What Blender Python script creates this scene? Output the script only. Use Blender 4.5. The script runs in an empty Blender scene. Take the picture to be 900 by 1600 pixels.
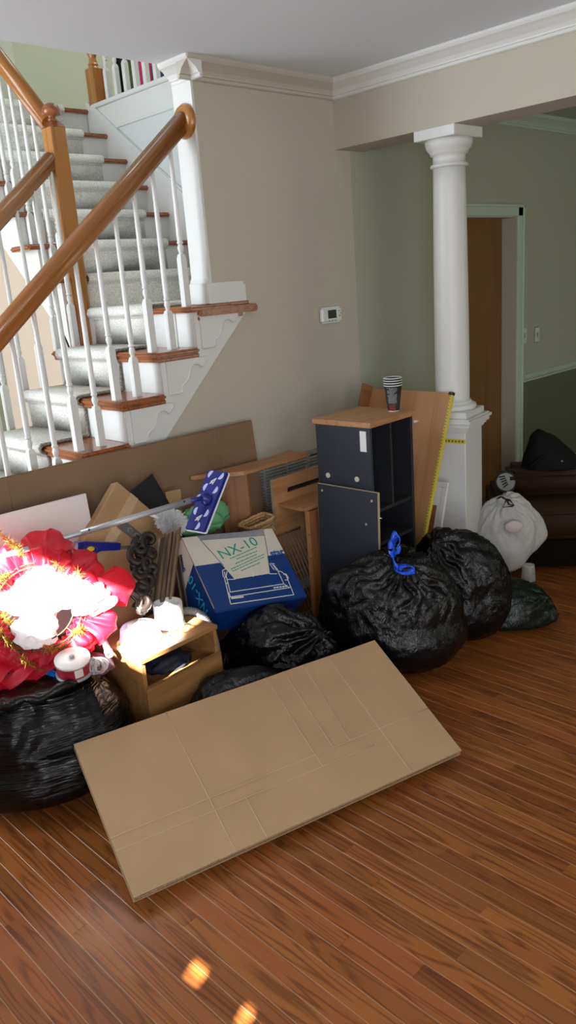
import bpy, bmesh, math, random
import numpy as np
from mathutils import Vector, Matrix, noise
from mathutils.geometry import tessellate_polygon
random.seed(7)
SC = bpy.context.scene
COL = SC.collection
PI = math.pi

# ------------------------------------------------------------------ camera
F = 1231.776; H = 1.72
YAW, PITCH, ROLL = [math.radians(a) for a in (-43.592, 16.320, -4.395)]
RC = (Matrix.Rotation(YAW, 3, 'Z') @ Matrix.Rotation(PI/2 - PITCH, 3, 'X') @ Matrix.Rotation(ROLL, 3, 'Z'))
cam_d = bpy.data.cameras.new('camera'); cam = bpy.data.objects.new('camera', cam_d); COL.objects.link(cam)
cam.matrix_world = Matrix.Translation((0, 0, H)) @ RC.to_4x4()
cam_d.sensor_fit = 'VERTICAL'; cam_d.sensor_height = 24.0; cam_d.lens = 24.0 * F / 1600.0
cam_d.clip_start = 0.05; cam_d.clip_end = 60
SC.camera = cam

# ------------------------------------------------------------------ world, sun, assumed daylight and fill light, exposure
world = bpy.data.worlds.new('world'); SC.world = world; world.use_nodes = True
wn = world.node_tree; wn.nodes.clear()
wo = wn.nodes.new('ShaderNodeOutputWorld'); wb = wn.nodes.new('ShaderNodeBackground')
sky = wn.nodes.new('ShaderNodeTexSky'); sky.sky_type = 'HOSEK_WILKIE'; sky.turbidity = 3
sky.sun_direction = Vector((-0.78, -0.30, 0.55)).normalized()
wn.links.new(sky.outputs[0], wb.inputs[0]); wb.inputs[1].default_value = 1.0
wn.links.new(wb.outputs[0], wo.inputs[0])
SUN = Vector((0.78, 0.30, -0.55)).normalized()
sd = bpy.data.lights.new('sun', 'SUN'); sd.energy = 75; sd.angle = math.radians(0.6); sd.color = (1, .96, .9)
so = bpy.data.objects.new('sun', sd); COL.objects.link(so); so.location = (-6, -2, 6)
so.rotation_euler = SUN.to_track_quat('-Z', 'Y').to_euler()
def area(name, loc, direction, sx, sy, power, color):
    d = bpy.data.lights.new(name, 'AREA'); d.shape = 'RECTANGLE'; d.size = sx; d.size_y = sy
    d.energy = power; d.color = color
    o = bpy.data.objects.new(name, d); COL.objects.link(o); o.location = loc
    o.rotation_euler = Vector(direction).to_track_quat('-Z', 'Y').to_euler()
    return o
area('foyer_assumed_daylight', (-1.1, 4.6, 1.95), (1, -.12, -.02), 2.4, 3.6, 160, (.84, .92, 1))  # area light on a closed wall; its foyer window is assumed, not built
area('side_assumed_daylight', (-1.1, -0.9, 1.35), (1, .25, 0), 1.5, 1.7, 66, (.84, .92, 1))  # stands for daylight assumed from the left; the wall behind has no window
area('rear_fill', (1.3, -2.05, 1.4), (.05, 1, 0), 2.4, 1.7, 20, (1, .98, .95))  # added fill behind the camera for the thermostat wall, no known window
area('dining_green_fill', (6.3, -1.9, 1.5), (-.1, 1, 0), 1.6, 1.5, 12, (.93, 1, .86))  # added fill that tints the dining room green, no known window
area('upper_hall_area', (4.6, 4.2, 5.2), (0, 0, -1), 1.5, 1.5, 22, (.95, 1, .95))  # added area light under the upper hall ceiling, pointing down
SC.view_settings.view_transform = 'Standard'; SC.view_settings.look = 'None'
SC.view_settings.gamma = 1; SC.view_settings.use_curve_mapping = False
SC.view_settings.exposure = 0.45

# ------------------------------------------------------------------ helpers
AX = {'x': 0, 'y': 1, 'z': 2}
def P(px, py, axis, val):
    """point of the room on plane axis=val seen along the ray of a photo pixel (used to survey positions)"""
    d = RC @ Vector(((px - 450)/F, -(py - 800)/F, -1)); o = Vector((0, 0, H)); i = AX[axis]
    return o + d * ((val - o[i]) / d[i])

MATS = {}
def nodes_of(m):
    m.use_nodes = True; nt = m.node_tree; b = nt.nodes['Principled BSDF']; return nt, b
def mat(name, color, rough=.5, spec=.5, metal=0, bump=0, bscale=40, var=0, vscale=6, alpha=1, trans=0, coat=0, vcolor=None, stretch=None):
    if name in MATS: return MATS[name]
    m = bpy.data.materials.new(name); nt, b = nodes_of(m)
    b.inputs['Base Color'].default_value = (*color, 1); b.inputs['Roughness'].default_value = rough
    b.inputs['Specular IOR Level'].default_value = spec; b.inputs['Metallic'].default_value = metal
    b.inputs['Alpha'].default_value = alpha; b.inputs['Transmission Weight'].default_value = trans
    b.inputs['Coat Weight'].default_value = coat
    tc = nt.nodes.new('ShaderNodeTexCoord'); vec = tc.outputs['Object']
    if stretch:
        mp = nt.nodes.new('ShaderNodeMapping'); mp.inputs['Scale'].default_value = stretch
        nt.links.new(vec, mp.inputs[0]); vec = mp.outputs[0]
    if var:
        n = nt.nodes.new('ShaderNodeTexNoise'); n.inputs['Scale'].default_value = vscale; n.inputs['Detail'].default_value = 5
        nt.links.new(vec, n.inputs['Vector'])
        r = nt.nodes.new('ShaderNodeValToRGB')
        c2 = vcolor or tuple(max(0, c*(1-var)) for c in color)
        r.color_ramp.elements[0].color = (*c2, 1); r.color_ramp.elements[1].color = (*color, 1)
        r.color_ramp.elements[0].position = .35; r.color_ramp.elements[1].position = .65
        nt.links.new(n.outputs[0], r.inputs[0]); nt.links.new(r.outputs[0], b.inputs['Base Color'])
    if bump:
        n2 = nt.nodes.new('ShaderNodeTexNoise'); n2.inputs['Scale'].default_value = bscale; n2.inputs['Detail'].default_value = 4
        nt.links.new(vec, n2.inputs['Vector'])
        bp = nt.nodes.new('ShaderNodeBump'); bp.inputs['Strength'].default_value = bump; bp.inputs['Distance'].default_value = .01
        nt.links.new(n2.outputs[0], bp.inputs['Height']); nt.links.new(bp.outputs[0], b.inputs['Normal'])
    MATS[name] = m; return m

def wood(name, light, dark, rough=.35, axis=1, scale=1.0, bands=9, coat=0, distort=5, vari=0, island=False):
    """grain running along the given local axis; each object (or mesh island) gets its own tone and grain offset"""
    m = bpy.data.materials.new(name); nt, b = nodes_of(m); L = nt.links.new
    tc = nt.nodes.new('ShaderNodeTexCoord')
    oi = nt.nodes.new('ShaderNodeObjectInfo')
    rnd = oi.outputs['Random']
    if island:
        ge = nt.nodes.new('ShaderNodeNewGeometry'); rnd = ge.outputs['Random Per Island']
    off = nt.nodes.new('ShaderNodeVectorMath'); off.operation = 'SCALE'; off.inputs[0].default_value = (37, 91, 53)
    L(rnd, off.inputs['Scale'])
    add = nt.nodes.new('ShaderNodeVectorMath'); add.operation = 'ADD'; L(tc.outputs['Object'], add.inputs[0]); L(off.outputs[0], add.inputs[1])
    mp = nt.nodes.new('ShaderNodeMapping'); s = [9*scale]*3; s[axis] = .6*scale; mp.inputs['Scale'].default_value = s
    L(add.outputs[0], mp.inputs[0])
    n1 = nt.nodes.new('ShaderNodeTexNoise'); n1.inputs['Scale'].default_value = 1.1; n1.inputs['Detail'].default_value = 2
    n1.inputs['Distortion'].default_value = .3; L(mp.outputs[0], n1.inputs['Vector'])
    mu = nt.nodes.new('ShaderNodeMath'); mu.operation = 'MULTIPLY'; mu.inputs[1].default_value = bands; L(n1.outputs[0], mu.inputs[0])
    fr = nt.nodes.new('ShaderNodeMath'); fr.operation = 'PINGPONG'; fr.inputs[1].default_value = .5; L(mu.outputs[0], fr.inputs[0])
    # fine pores
    mp2 = nt.nodes.new('ShaderNodeMapping'); s2 = [160*scale]*3; s2[axis] = 5*scale; mp2.inputs['Scale'].default_value = s2
    L(add.outputs[0], mp2.inputs[0])
    n2 = nt.nodes.new('ShaderNodeTexNoise'); n2.inputs['Scale'].default_value = 1; n2.inputs['Detail'].default_value = 3; L(mp2.outputs[0], n2.inputs['Vector'])
    mix = nt.nodes.new('ShaderNodeMath'); mix.operation = 'MULTIPLY_ADD'; mix.inputs[1].default_value = 1.35; L(fr.outputs[0], mix.inputs[0])
    sc2 = nt.nodes.new('ShaderNodeMath'); sc2.operation = 'MULTIPLY'; sc2.inputs[1].default_value = .55; L(n2.outputs[0], sc2.inputs[0]); L(sc2.outputs[0], mix.inputs[2])
    r = nt.nodes.new('ShaderNodeValToRGB'); r.color_ramp.elements[0].position = .22; r.color_ramp.elements[1].position = .62
    r.color_ramp.elements[0].color = (*dark, 1); r.color_ramp.elements[1].color = (*light, 1); L(mix.outputs[0], r.inputs[0])
    out = r.outputs[0]
    if vari:
        hs = nt.nodes.new('ShaderNodeHueSaturation')
        vm = nt.nodes.new('ShaderNodeMapRange'); vm.inputs['To Min'].default_value = 1-vari; vm.inputs['To Max'].default_value = 1+vari
        L(rnd, vm.inputs['Value']); L(vm.outputs[0], hs.inputs['Value'])
        hm = nt.nodes.new('ShaderNodeMath'); hm.operation = 'MULTIPLY'; hm.inputs[1].default_value = 17.3; L(rnd, hm.inputs[0])
        hf = nt.nodes.new('ShaderNodeMath'); hf.operation = 'FRACT'; L(hm.outputs[0], hf.inputs[0])
        hr = nt.nodes.new('ShaderNodeMapRange'); hr.inputs['To Min'].default_value = .496; hr.inputs['To Max'].default_value = .505
        L(hf.outputs[0], hr.inputs['Value']); L(hr.outputs[0], hs.inputs['Hue'])
        L(out, hs.inputs['Color']); out = hs.outputs[0]
    L(out, b.inputs['Base Color'])
    b.inputs['Roughness'].default_value = rough; b.inputs['Coat Weight'].default_value = coat; b.inputs['Coat Roughness'].default_value = .12
    bp = nt.nodes.new('ShaderNodeBump'); bp.inputs['Strength'].default_value = .12; bp.inputs['Distance'].default_value = .002
    L(n2.outputs[0], bp.inputs['Height']); L(bp.outputs[0], b.inputs['Normal'])
    MATS[name] = m; return m

def plastic_bag_mat(name, color, rough=.3, scale=26, alpha=1, strength=.55, transl=0, msc=(1, 1, .55)):
    m = bpy.data.materials.new(name); nt, b = nodes_of(m); L = nt.links.new
    b.inputs['Base Color'].default_value = (*color, 1); b.inputs['Roughness'].default_value = rough; b.inputs['Alpha'].default_value = alpha
    b.inputs['Specular IOR Level'].default_value = .33
    tc = nt.nodes.new('ShaderNodeTexCoord')
    n = nt.nodes.new('ShaderNodeTexNoise'); n.inputs['Scale'].default_value = scale; n.inputs['Detail'].default_value = 5; n.inputs['Distortion'].default_value = 1.2
    mp = nt.nodes.new('ShaderNodeMapping'); mp.inputs['Scale'].default_value = msc; mp.inputs['Rotation'].default_value = (.3, .5, .2) if msc[2] < 1 else (.12, -.08, 0)
    L(tc.outputs['Object'], mp.inputs[0]); L(mp.outputs[0], n.inputs['Vector'])
    v = nt.nodes.new('ShaderNodeTexVoronoi'); v.feature = 'DISTANCE_TO_EDGE'; v.inputs['Scale'].default_value = scale*.55
    n0 = nt.nodes.new('ShaderNodeTexNoise'); n0.inputs['Scale'].default_value = 9; L(mp.outputs[0], n0.inputs['Vector'])
    mx = nt.nodes.new('ShaderNodeMix'); mx.data_type = 'VECTOR'; mx.inputs[0].default_value = .25; L(mp.outputs[0], mx.inputs[4]); L(n0.outputs[1], mx.inputs[5])
    L(mx.outputs[1], v.inputs['Vector'])
    ad = nt.nodes.new('ShaderNodeMath'); ad.operation = 'MULTIPLY_ADD'; ad.inputs[1].default_value = .8; L(v.outputs[0], ad.inputs[0]); L(n.outputs[0], ad.inputs[2])
    bp = nt.nodes.new('ShaderNodeBump'); bp.inputs['Strength'].default_value = strength; bp.inputs['Distance'].default_value = .012
    L(ad.outputs[0], bp.inputs['Height']); L(bp.outputs[0], b.inputs['Normal'])
    if transl:
        t = nt.nodes.new('ShaderNodeBsdfTranslucent'); t.inputs[0].default_value = (*color, 1)
        ms = nt.nodes.new('ShaderNodeMixShader'); ms.inputs[0].default_value = transl
        o = nt.nodes['Material Output']; L(b.outputs[0], ms.inputs[1]); L(t.outputs[0], ms.inputs[2]); L(ms.outputs[0], o.inputs[0])
    MATS[name] = m; return m

def mesh_fabric_mat(name, color, alpha, scale=420):
    """open woven mesh ribbon"""
    m = bpy.data.materials.new(name); nt, b = nodes_of(m); L = nt.links.new
    b.inputs['Base Color'].default_value = (*color, 1); b.inputs['Roughness'].default_value = .45
    t = nt.nodes.new('ShaderNodeBsdfTranslucent'); t.inputs[0].default_value = (*color, 1)
    ms = nt.nodes.new('ShaderNodeMixShader'); ms.inputs[0].default_value = .35
    tr = nt.nodes.new('ShaderNodeBsdfTransparent'); m2 = nt.nodes.new('ShaderNodeMixShader')
    tc = nt.nodes.new('ShaderNodeTexCoord'); n = nt.nodes.new('ShaderNodeTexNoise'); n.inputs['Scale'].default_value = scale
    L(tc.outputs['Object'], n.inputs['Vector'])
    r = nt.nodes.new('ShaderNodeMapRange'); r.inputs['From Min'].default_value = .4; r.inputs['From Max'].default_value = .6
    r.inputs['To Min'].default_value = alpha-.2; r.inputs['To Max'].default_value = min(1, alpha+.2); L(n.outputs[0], r.inputs[0])
    L(r.outputs[0], m2.inputs[0]); L(tr.outputs[0], m2.inputs[1]); L(ms.outputs[0], m2.inputs[2])
    L(b.outputs[0], ms.inputs[1]); L(t.outputs[0], ms.inputs[2]); L(m2.outputs[0], nt.nodes['Material Output'].inputs[0])
    MATS[name] = m; return m

# palette
M_wall = mat('wall_paint_beige', (.54, .50, .40), .75, .3, bump=.04, bscale=180)
M_wallg = mat('wall_paint_sage', (.43, .445, .33), .75, .3, bump=.04, bscale=180)
M_wallst = mat('stairwell_paint_sage', (.50, .50, .385), .75, .3)
M_wallgd = mat('wall_paint_dark_sage', (.13, .15, .085), .75, .3, bump=.04, bscale=180)
M_ceil = mat('ceiling_paint', (.76, .81, .87), .85, .2, bump=.05, bscale=220)
M_trim = mat('white_trim_paint', (.74, .74, .72), .4, .5, bump=.02, bscale=60)
M_trimg = mat('pale_green_trim_paint', (.52, .62, .50), .45, .5)
M_panelw = mat('stairwell_white_panel', (.70, .73, .73), .5, .4)
M_oak = wood('oak_rail_stain', (.44, .175, .038), (.30, .105, .022), .27, 2, 1.6, 5, coat=.4)
M_oaky = wood('oak_rail_along_x', (.50, .205, .045), (.30, .10, .02), .25, 0, 1.6, 6, coat=.5)
M_tread = wood('tread_wood', (.33, .10, .03), (.17, .045, .013), .28, 1, 1.4, 6, coat=.4)
M_floor = wood('floor_oak', (.262, .080, .017), (.115, .030, .007), .34, 1, 1.45, 10, coat=0, vari=.20)
M_floors = wood('floor_oak_far', (.262, .080, .017), (.115, .030, .007), .34, 1, 1.45, 10, coat=0, vari=.20, island=True)
M_joint = mat('floor_joint_glare', (.40, .25, .15), .5)  # pale joint fill, paints the glare of the bevelled board edges
M_lam = wood('beech_laminate', (.47, .235, .105), (.37, .165, .065), .45, 2, 1.4, 4)
M_lamy = wood('beech_laminate_along_y', (.47, .235, .105), (.40, .185, .075), .45, 1, .8, 3)
M_lamx = wood('beech_laminate_along_x', (.47, .235, .105), (.37, .165, .065), .45, 0, 1.4, 4)
M_lamd = wood('brown_laminate', (.30, .125, .045), (.22, .085, .03), .45, 2, 1.3, 4)  # also colours the hutch front, as beech in shade
M_night = wood('nightstand_veneer', (.31, .155, .055), (.22, .10, .032), .4, 0, 1.2, 4)
M_chip = mat('raw_chipboard_edge', (.55, .42, .26), .8, var=.3, vscale=300)
M_door = wood('door_veneer', (.22, .095, .022), (.175, .072, .016), .45, 2, .7, 3)
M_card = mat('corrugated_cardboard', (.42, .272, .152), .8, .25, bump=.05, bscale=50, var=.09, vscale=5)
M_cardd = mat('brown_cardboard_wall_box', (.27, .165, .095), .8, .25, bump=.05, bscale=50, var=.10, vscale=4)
M_kraft = mat('kraft_cardboard', (.47, .29, .15), .7, .3, bump=.05, bscale=50, var=.1, vscale=5)
M_cardcr = mat('cardboard_crease', (.50, .345, .22), .8)
M_cardedge = mat('cardboard_cut_edge', (.30, .19, .105), .9, var=.4, vscale=150)
M_navy = mat('charcoal_blue_laminate', (.030, .034, .048), .5, .4, bump=.03, bscale=300)
M_black = mat('black_board', (.012, .012, .014), .6)
M_blackin = mat('black_cabinet_inside', (.016, .017, .021), .55)
M_whitep = mat('white_plastic', (.78, .78, .78), .35)
M_whiteboard = mat('white_melamine', (.80, .76, .74), .35)
M_bag = plastic_bag_mat('black_bag_plastic', (.0022, .0022, .0028), .24, 85, 1, .26)
M_bagh = plastic_bag_mat('black_bag_plastic_stretched', (.0022, .0022, .0028), .2, 34, 1, .5, 0, (.22, .22, 2.6))
M_bag2 = plastic_bag_mat('black_bag_plastic_greenish', (.0025, .0075, .004), .28, 70, 1, .26)
M_wbag = plastic_bag_mat('white_bag_plastic', (.60, .585, .55), .42, 14, 1, .35, .2)
M_gbag = plastic_bag_mat('green_bag_plastic', (.20, .52, .25), .3, 24, 1, .6, .35)
M_tissue = plastic_bag_mat('white_tissue', (.80, .78, .80), .5, 14, 1, .25, .25)
M_tie = mat('blue_drawstring_plastic', (.012, .10, .72), .3, .6)
M_tieblk = mat('black_drawstring_plastic', (.01, .01, .01), .35)
M_strap = mat('blue_strap_plastic', (.01, .20, .75), .35)
M_boxblue = mat('printer_box_blue', (.004, .043, .20), .38, .5, var=.15, vscale=9)
M_boxcream = mat('printer_box_cream', (.67, .62, .52), .5, .4, var=.06, vscale=9)
M_ink_navy = mat('ink_navy', (.012, .03, .15), .5)
M_ink_teal = mat('ink_teal', (.01, .33, .24), .5)
M_ink_cyan = mat('ink_cyan', (.02, .42, .66), .5)
M_ink_white = mat('ink_white', (.72, .72, .70), .5)
M_blue = mat('cobalt_plastic', (.008, .014, .19), .3, .6)
M_palelav = mat('pale_blue_print', (.50, .54, .78), .4)
M_alu = mat('aluminium_pole', (.44, .45, .47), .38, .5, .55)
M_steel = mat('steel', (.45, .45, .45), .3, .5, .9)
M_yellow = mat('yellow_plastic', (.75, .58, .02), .4)
M_tape = mat('yellow_edge_tape', (.72, .60, .06), .5)
M_tapedark = mat('tape_print', (.12, .11, .03), .5)
M_red = mesh_fabric_mat('red_mesh_ribbon', (.70, .012, .04), .80, 700)
M_gold = mat('gold_tinsel', (.75, .52, .12), .25, .5, .85)
M_wire = mat('dark_green_wire', (.05, .06, .03), .4, .5, .5)
M_carve = mat('dark_carved_wood', (.020, .012, .008), .45, .4, var=.4, vscale=30)
M_mould = wood('striped_moulding', (.26, .17, .085), (.045, .028, .016), .35, 1, 3, 3)
M_hose = mat('grey_hose', (.20, .20, .20), .45)
M_grille = mat('grey_vent_metal', (.36, .36, .34), .5, .5, .2)
M_grillein = mat('vent_dark_recess', (.05, .048, .042), .9)
M_rack = mat('rack_wire', (.34, .30, .25), .4, .5, .4)
M_leather = mat('brown_leather', (.040, .017, .009), .5, .3, bump=.2, bscale=90)
M_leatherdk = mat('dark_upholstery', (.008, .006, .005), 1.0, .05, bump=.15, bscale=120)
M_blackfab = mat('black_fabric', (.006, .006, .007), .8, .2, bump=.15, bscale=160)
M_clear = mat('clear_plastic', (.85, .87, .9), .12, .5, trans=.75)
M_fluff = mat('white_microfibre', (.82, .82, .82), .8)
M_wicker = mat('wicker', (.58, .35, .15), .55, var=.4, vscale=60)
M_cupblk = mat('cup_black_print', (.02, .018, .02), .45)
M_cupred = mat('cup_red_print', (.30, .02, .03), .45)
M_screen = mat('lcd_screen', (.035, .045, .035), .2)
M_pink = mat('magenta_cloth', (.55, .03, .13), .8); M_olive = mat('olive_cloth', (.10, .15, .05), .8)
M_navyc = mat('navy_cloth', (.03, .05, .14), .8); M_maroon = mat('purple_red_label', (.33, .015, .03), .4)
M_teal = mat('teal_label', (.05, .36, .42), .4); M_plum = mat('plum_cloth', (.10, .03, .05), .6)

def carpet_mat():
    m = bpy.data.materials.new('berber_carpet'); nt, b = nodes_of(m); L = nt.links.new
    tc = nt.nodes.new('ShaderNodeTexCoord')
    n = nt.nodes.new('ShaderNodeTexNoise'); n.inputs['Scale'].default_value = 130; n.inputs['Detail'].default_value = 3; L(tc.outputs['Object'], n.inputs['Vector'])
    r = nt.nodes.new('ShaderNodeValToRGB'); r.color_ramp.elements[0].position = .38; r.color_ramp.elements[1].position = .62
    r.color_ramp.elements[0].color = (.77, .74, .68, 1); r.color_ramp.elements[1].color = (.98, .97, .93, 1)
    L(n.outputs[0], r.inputs[0]); L(r.outputs[0], b.inputs['Base Color']); b.inputs['Roughness'].default_value = .95
    b.inputs['Specular IOR Level'].default_value = .1
    bp = nt.nodes.new('ShaderNodeBump'); bp.inputs['Strength'].default_value = .35; bp.inputs['Distance'].default_value = .003
    L(n.outputs[0], bp.inputs['Height']); L(bp.outputs[0], b.inputs['Normal']); return m
M_carpet = carpet_mat()

# ---- object helpers
def link(name, me, m=None, parent=None, matrix=None, smooth=False):
    o = bpy.data.objects.new(name, me); COL.objects.link(o)
    if m is not None and not me.materials: me.materials.append(m)
    if smooth:
        me.polygons.foreach_set('use_smooth', [True]*len(me.polygons))
    if parent is not None: o.parent = parent
    if matrix is not None: o.matrix_local = matrix
    return o
def obj(name, bm, m, parent=None, matrix=None, smooth=False):
    me = bpy.data.meshes.new(name); bmesh.ops.recalc_face_normals(bm, faces=bm.faces[:]); bm.to_mesh(me); bm.free()
    return link(name, me, m, parent, matrix, smooth)
def tag(o, label=None, cat=None, group=None, kind=None):
    if label: o['label'] = label
    if cat: o['category'] = cat
    if group: o['group'] = group
    if kind: o['kind'] = kind
    return o
def thing(name, label, cat, matrix=None, group=None):
    o = bpy.data.objects.new(name, None); COL.objects.link(o); o.empty_display_size = .1
    if matrix is not None: o.matrix_world = matrix
    return tag(o, label, cat, group)
def T(*a): return Matrix.Translation(Vector(a))
def RZ(d): return Matrix.Rotation(math.radians(d), 4, 'Z')
def frame(o, u, v):
    u = Vector(u).normalized(); v = Vector(v); v = (v - u*v.dot(u)).normalized(); n = u.cross(v)
    m = Matrix((u, v, n)).transposed().to_4x4(); m.translation = Vector(o); return m
def NB(): return bmesh.new()
def box(bm, a, b, bev=0, seg=1, mtx=None):
    a = Vector(a); b = Vector(b)
    r = bmesh.ops.create_cube(bm, size=1, matrix=Matrix.Translation((a+b)/2) @ Matrix.Diagonal((*[abs(x) for x in (b-a)], 1)))
    vs = r['verts']
    if bev:
        es = list({e for v in vs for e in v.link_edges})
        rr = bmesh.ops.bevel(bm, geom=es, offset=bev, segments=seg, affect='EDGES', clamp_overlap=True)
        vs = list({v for f in rr['faces'] for v in f.verts} | {v for v in vs if v.is_valid})
    if mtx is not None:
        bmesh.ops.transform(bm, matrix=mtx, verts=[v for v in vs if v.is_valid])
    return bm
def prism(bm, pts, d0, d1, axes=('x', 'z', 'y')):
    """polygon pts (a,b) in the plane of axes[0],axes[1], extruded d0..d1 along axes[2]"""
    def mk(p, d):
        v = [0, 0, 0]; v[AX[axes[0]]] = p[0]; v[AX[axes[1]]] = p[1]; v[AX[axes[2]]] = d; return bm.verts.new(v)
    A = [mk(p, d0) for p in pts]; B = [mk(p, d1) for p in pts]; n = len(pts)
    for i in range(n): bm.faces.new((A[i], A[(i+1) % n], B[(i+1) % n], B[i]))
    for t in tessellate_polygon([[Vector((p[0], p[1], 0)) for p in pts]]):
        try: bm.faces.new([A[i] for i in t]); bm.faces.new([B[i] for i in t])
        except ValueError: pass
    return bm
def lathe(bm, prof, n=24, mtx=None, cap=True):
    rings = []
    for (r, z) in prof:
        rings.append([bm.verts.new((r*math.cos(2*PI*i/n), r*math.sin(2*PI*i/n), z)) for i in range(n)])
    for A, B in zip(rings, rings[1:]):
        for i in range(n): bm.faces.new((A[i], A[(i+1) % n], B[(i+1) % n], B[i]))
    if cap:
        bm.faces.new(rings[0][::-1]); bm.faces.new(rings[-1])
    if mtx is not None: bmesh.ops.transform(bm, matrix=mtx, verts=[v for r in rings for v in r])
    return bm
def tube(bm, pts, r, n=10, closed=False, cap=True, prof=None):
    pts = [Vector(p) for p in pts]; N = len(pts); rings = []
    rr = r if isinstance(r, (list, tuple)) else [r]*N
    up = Vector((0, 0, 1)); prev = None
    for i, p in enumerate(pts):
        t = (pts[(i+1) % N] - pts[i-1]) if closed else (pts[min(i+1, N-1)] - pts[max(i-1, 0)])
        t.normalize()
        a = t.cross(up) if prev is None else prev - t*prev.dot(t)
        if a.length < 1e-4: a = t.cross(Vector((1, 0, 0)))
        a.normalize(); prev = a; b = t.cross(a)
        if prof: rings.append([bm.verts.new(p + a*q[0] + b*q[1]) for q in prof])
        else: rings.append([bm.verts.new(p + (a*math.cos(2*PI*k/n) + b*math.sin(2*PI*k/n))*rr[i]) for k in range(n)])
    m = len(rings[0])
    for i in range(N if closed else N-1):
        A = rings[i]; B = rings[(i+1) % N]
        for k in range(m): bm.faces.new((A[k], A[(k+1) % m], B[(k+1) % m], B[k]))
    if cap and not closed:
        bm.faces.new(rings[0][::-1]); bm.faces.new(rings[-1])
    return bm
def arc_pts(f, n): return [Vector(f(i/(n-1))) for i in range(n)]
def text_obj(name, s, size, m, parent, mtx, extr=.0004, bold=0):
    cu = bpy.data.curves.new('lettering', 'FONT'); cu.body = s; cu.size = size; cu.extrude = extr; cu.resolution_u = 3; cu.offset = bold
    cu.align_x = 'CENTER'; cu.align_y = 'CENTER'
    to = bpy.data.objects.new('tmp_text', cu); COL.objects.link(to)
    dg = bpy.context.evaluated_depsgraph_get(); me = bpy.data.meshes.new_from_object(to.evaluated_get(dg)); 
    bpy.data.objects.remove(to); bpy.data.curves.remove(cu); me.materials.clear()
    return link(name, me, m, parent, mtx)
def smooth_path(pts, n):
    out = []
    for i in range(len(pts)-1):
        p0, p1, p2, p3 = pts[max(i-1, 0)], pts[i], pts[i+1], pts[min(i+2, len(pts)-1)]
        for k in range(n):
            t = k/n; out.append(.5*((2*p1) + (p2-p0)*t + (2*p0-5*p1+4*p2-p3)*t*t + (3*p1-p0-3*p2+p3)*t**3))
    return out + [pts[-1]]
def struct(name, bm, m, parent=None, matrix=None, smooth=False):
    o = obj(name, bm, m, parent, matrix, smooth)
    if parent is None: o['kind'] = 'structure'
    return o
def rot_euler(x, y, z): return (Matrix.Rotation(math.radians(z), 4, 'Z') @ Matrix.Rotation(math.radians(y), 4, 'Y') @ Matrix.Rotation(math.radians(x), 4, 'X'))

# ================================================================== ROOM SHELL
WY = 3.07          # face of the thermostat wall
CZ = 2.70          # ceiling
BX0, BX1, BZ = 3.48, 3.71, 2.375   # header beam
LX = -1.2          # left (assumed front door) wall
# --- floor: strip boards along Y, 57 mm wide
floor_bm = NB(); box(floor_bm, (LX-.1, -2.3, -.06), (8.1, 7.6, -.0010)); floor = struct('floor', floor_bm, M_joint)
PW = .0333*H
def board_mesh(L):
    bm = NB(); w = PW - .0016; c = .0010; z0 = -.012
    x0, x1, y0, y1 = -w/2, w/2, 0, L - .0003
    lo = [bm.verts.new((x, y, z0)) for x, y in ((x0, y0), (x1, y0), (x1, y1), (x0, y1))]
    mid = [bm.verts.new((x, y, -c)) for x, y in ((x0, y0), (x1, y0), (x1, y1), (x0, y1))]
    top = [bm.verts.new((x, y, 0)) for x, y in ((x0+c, y0+c*.5), (x1-c, y0+c*.5), (x1-c, y1-c*.5), (x0+c, y1-c*.5))]
    for A, B in ((lo, mid), (mid, top)):
        for i in range(4): bm.faces.new((A[i], A[(i+1) % 4], B[(i+1) % 4], B[i]))
    bm.faces.new(top); return bm
LENS = [.45, .62, .8, .95, 1.1, 1.3, 1.55]
bmesh_cache = {}
for L in LENS:
    me = bpy.data.meshes.new('board'); b_ = board_mesh(L); bmesh.ops.recalc_face_normals(b_, faces=b_.faces[:]); b_.to_mesh(me); b_.free(); me.materials.append(M_floor); bmesh_cache[L] = me
boards = []
rb = random.Random(3)
xs = np.arange(LX + .02, 8.0, PW)
for x in xs:
    x = float(x) + .0005
    y = -2.3 + rb.uniform(-.9, 0)
    ymax = 3.05
    while y < ymax:
        L = rb.choice(LENS); boards.append((x, y, L)); y += L
RCi = RC.transposed()
def proj(p):
    c = RCi @ (Vector(p) - Vector((0, 0, H)))
    if c.z > -.05: return None
    return (450 - F*c.x/c.z, 800 + F*c.y/c.z, -c.z)
def vis_area(b):
    q = [proj((b[0], b[1] + b[2]*k, 0)) for k in (0, .25, .5, .75, 1)]
    n = sum(1 for a in q if a and -40 < a[0] < 940 and -20 < a[1] < 1640)
    if not n: return 0
    d = min(a[2] for a in q if a); hid = q[2] and q[2][1] < 1000 and q[2][0] < 640
    return n * b[2] / d**2 * (.05 if hid else 1)
boards.sort(key=vis_area, reverse=True)
for (x, y, L) in boards[:300]:
    link('floor_board', bmesh_cache[L], None, floor, T(x, y, 0))
far = NB()
for (x, y, L) in boards[300:]:
    if y < 3.07 and x < 7.9:
        if y + L < -.8 : continue
        b_ = board_mesh(L); me = bpy.data.meshes.new('tmp'); bmesh.ops.translate(b_, verts=b_.verts[:], vec=(x, y, 0)); b_.to_mesh(me); b_.free(); far.from_mesh(me); bpy.data.meshes.remove(me)
o = obj('floor_boards_beyond', far, M_floors, floor); o['kind'] = 'stuff'

# --- ceilings
bm = NB(); box(bm, (LX-.1, -2.3, CZ), (3.6, 3.20, CZ+.25)); struct('ceiling', bm, M_ceil)
bm = NB(); box(bm, (3.6, -2.3, CZ), (8.1, 3.19, CZ+.25)); struct('ceiling_dining', bm, mat('dining_ceiling_paint', (.47, .53, .44), .85, .2))
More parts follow.
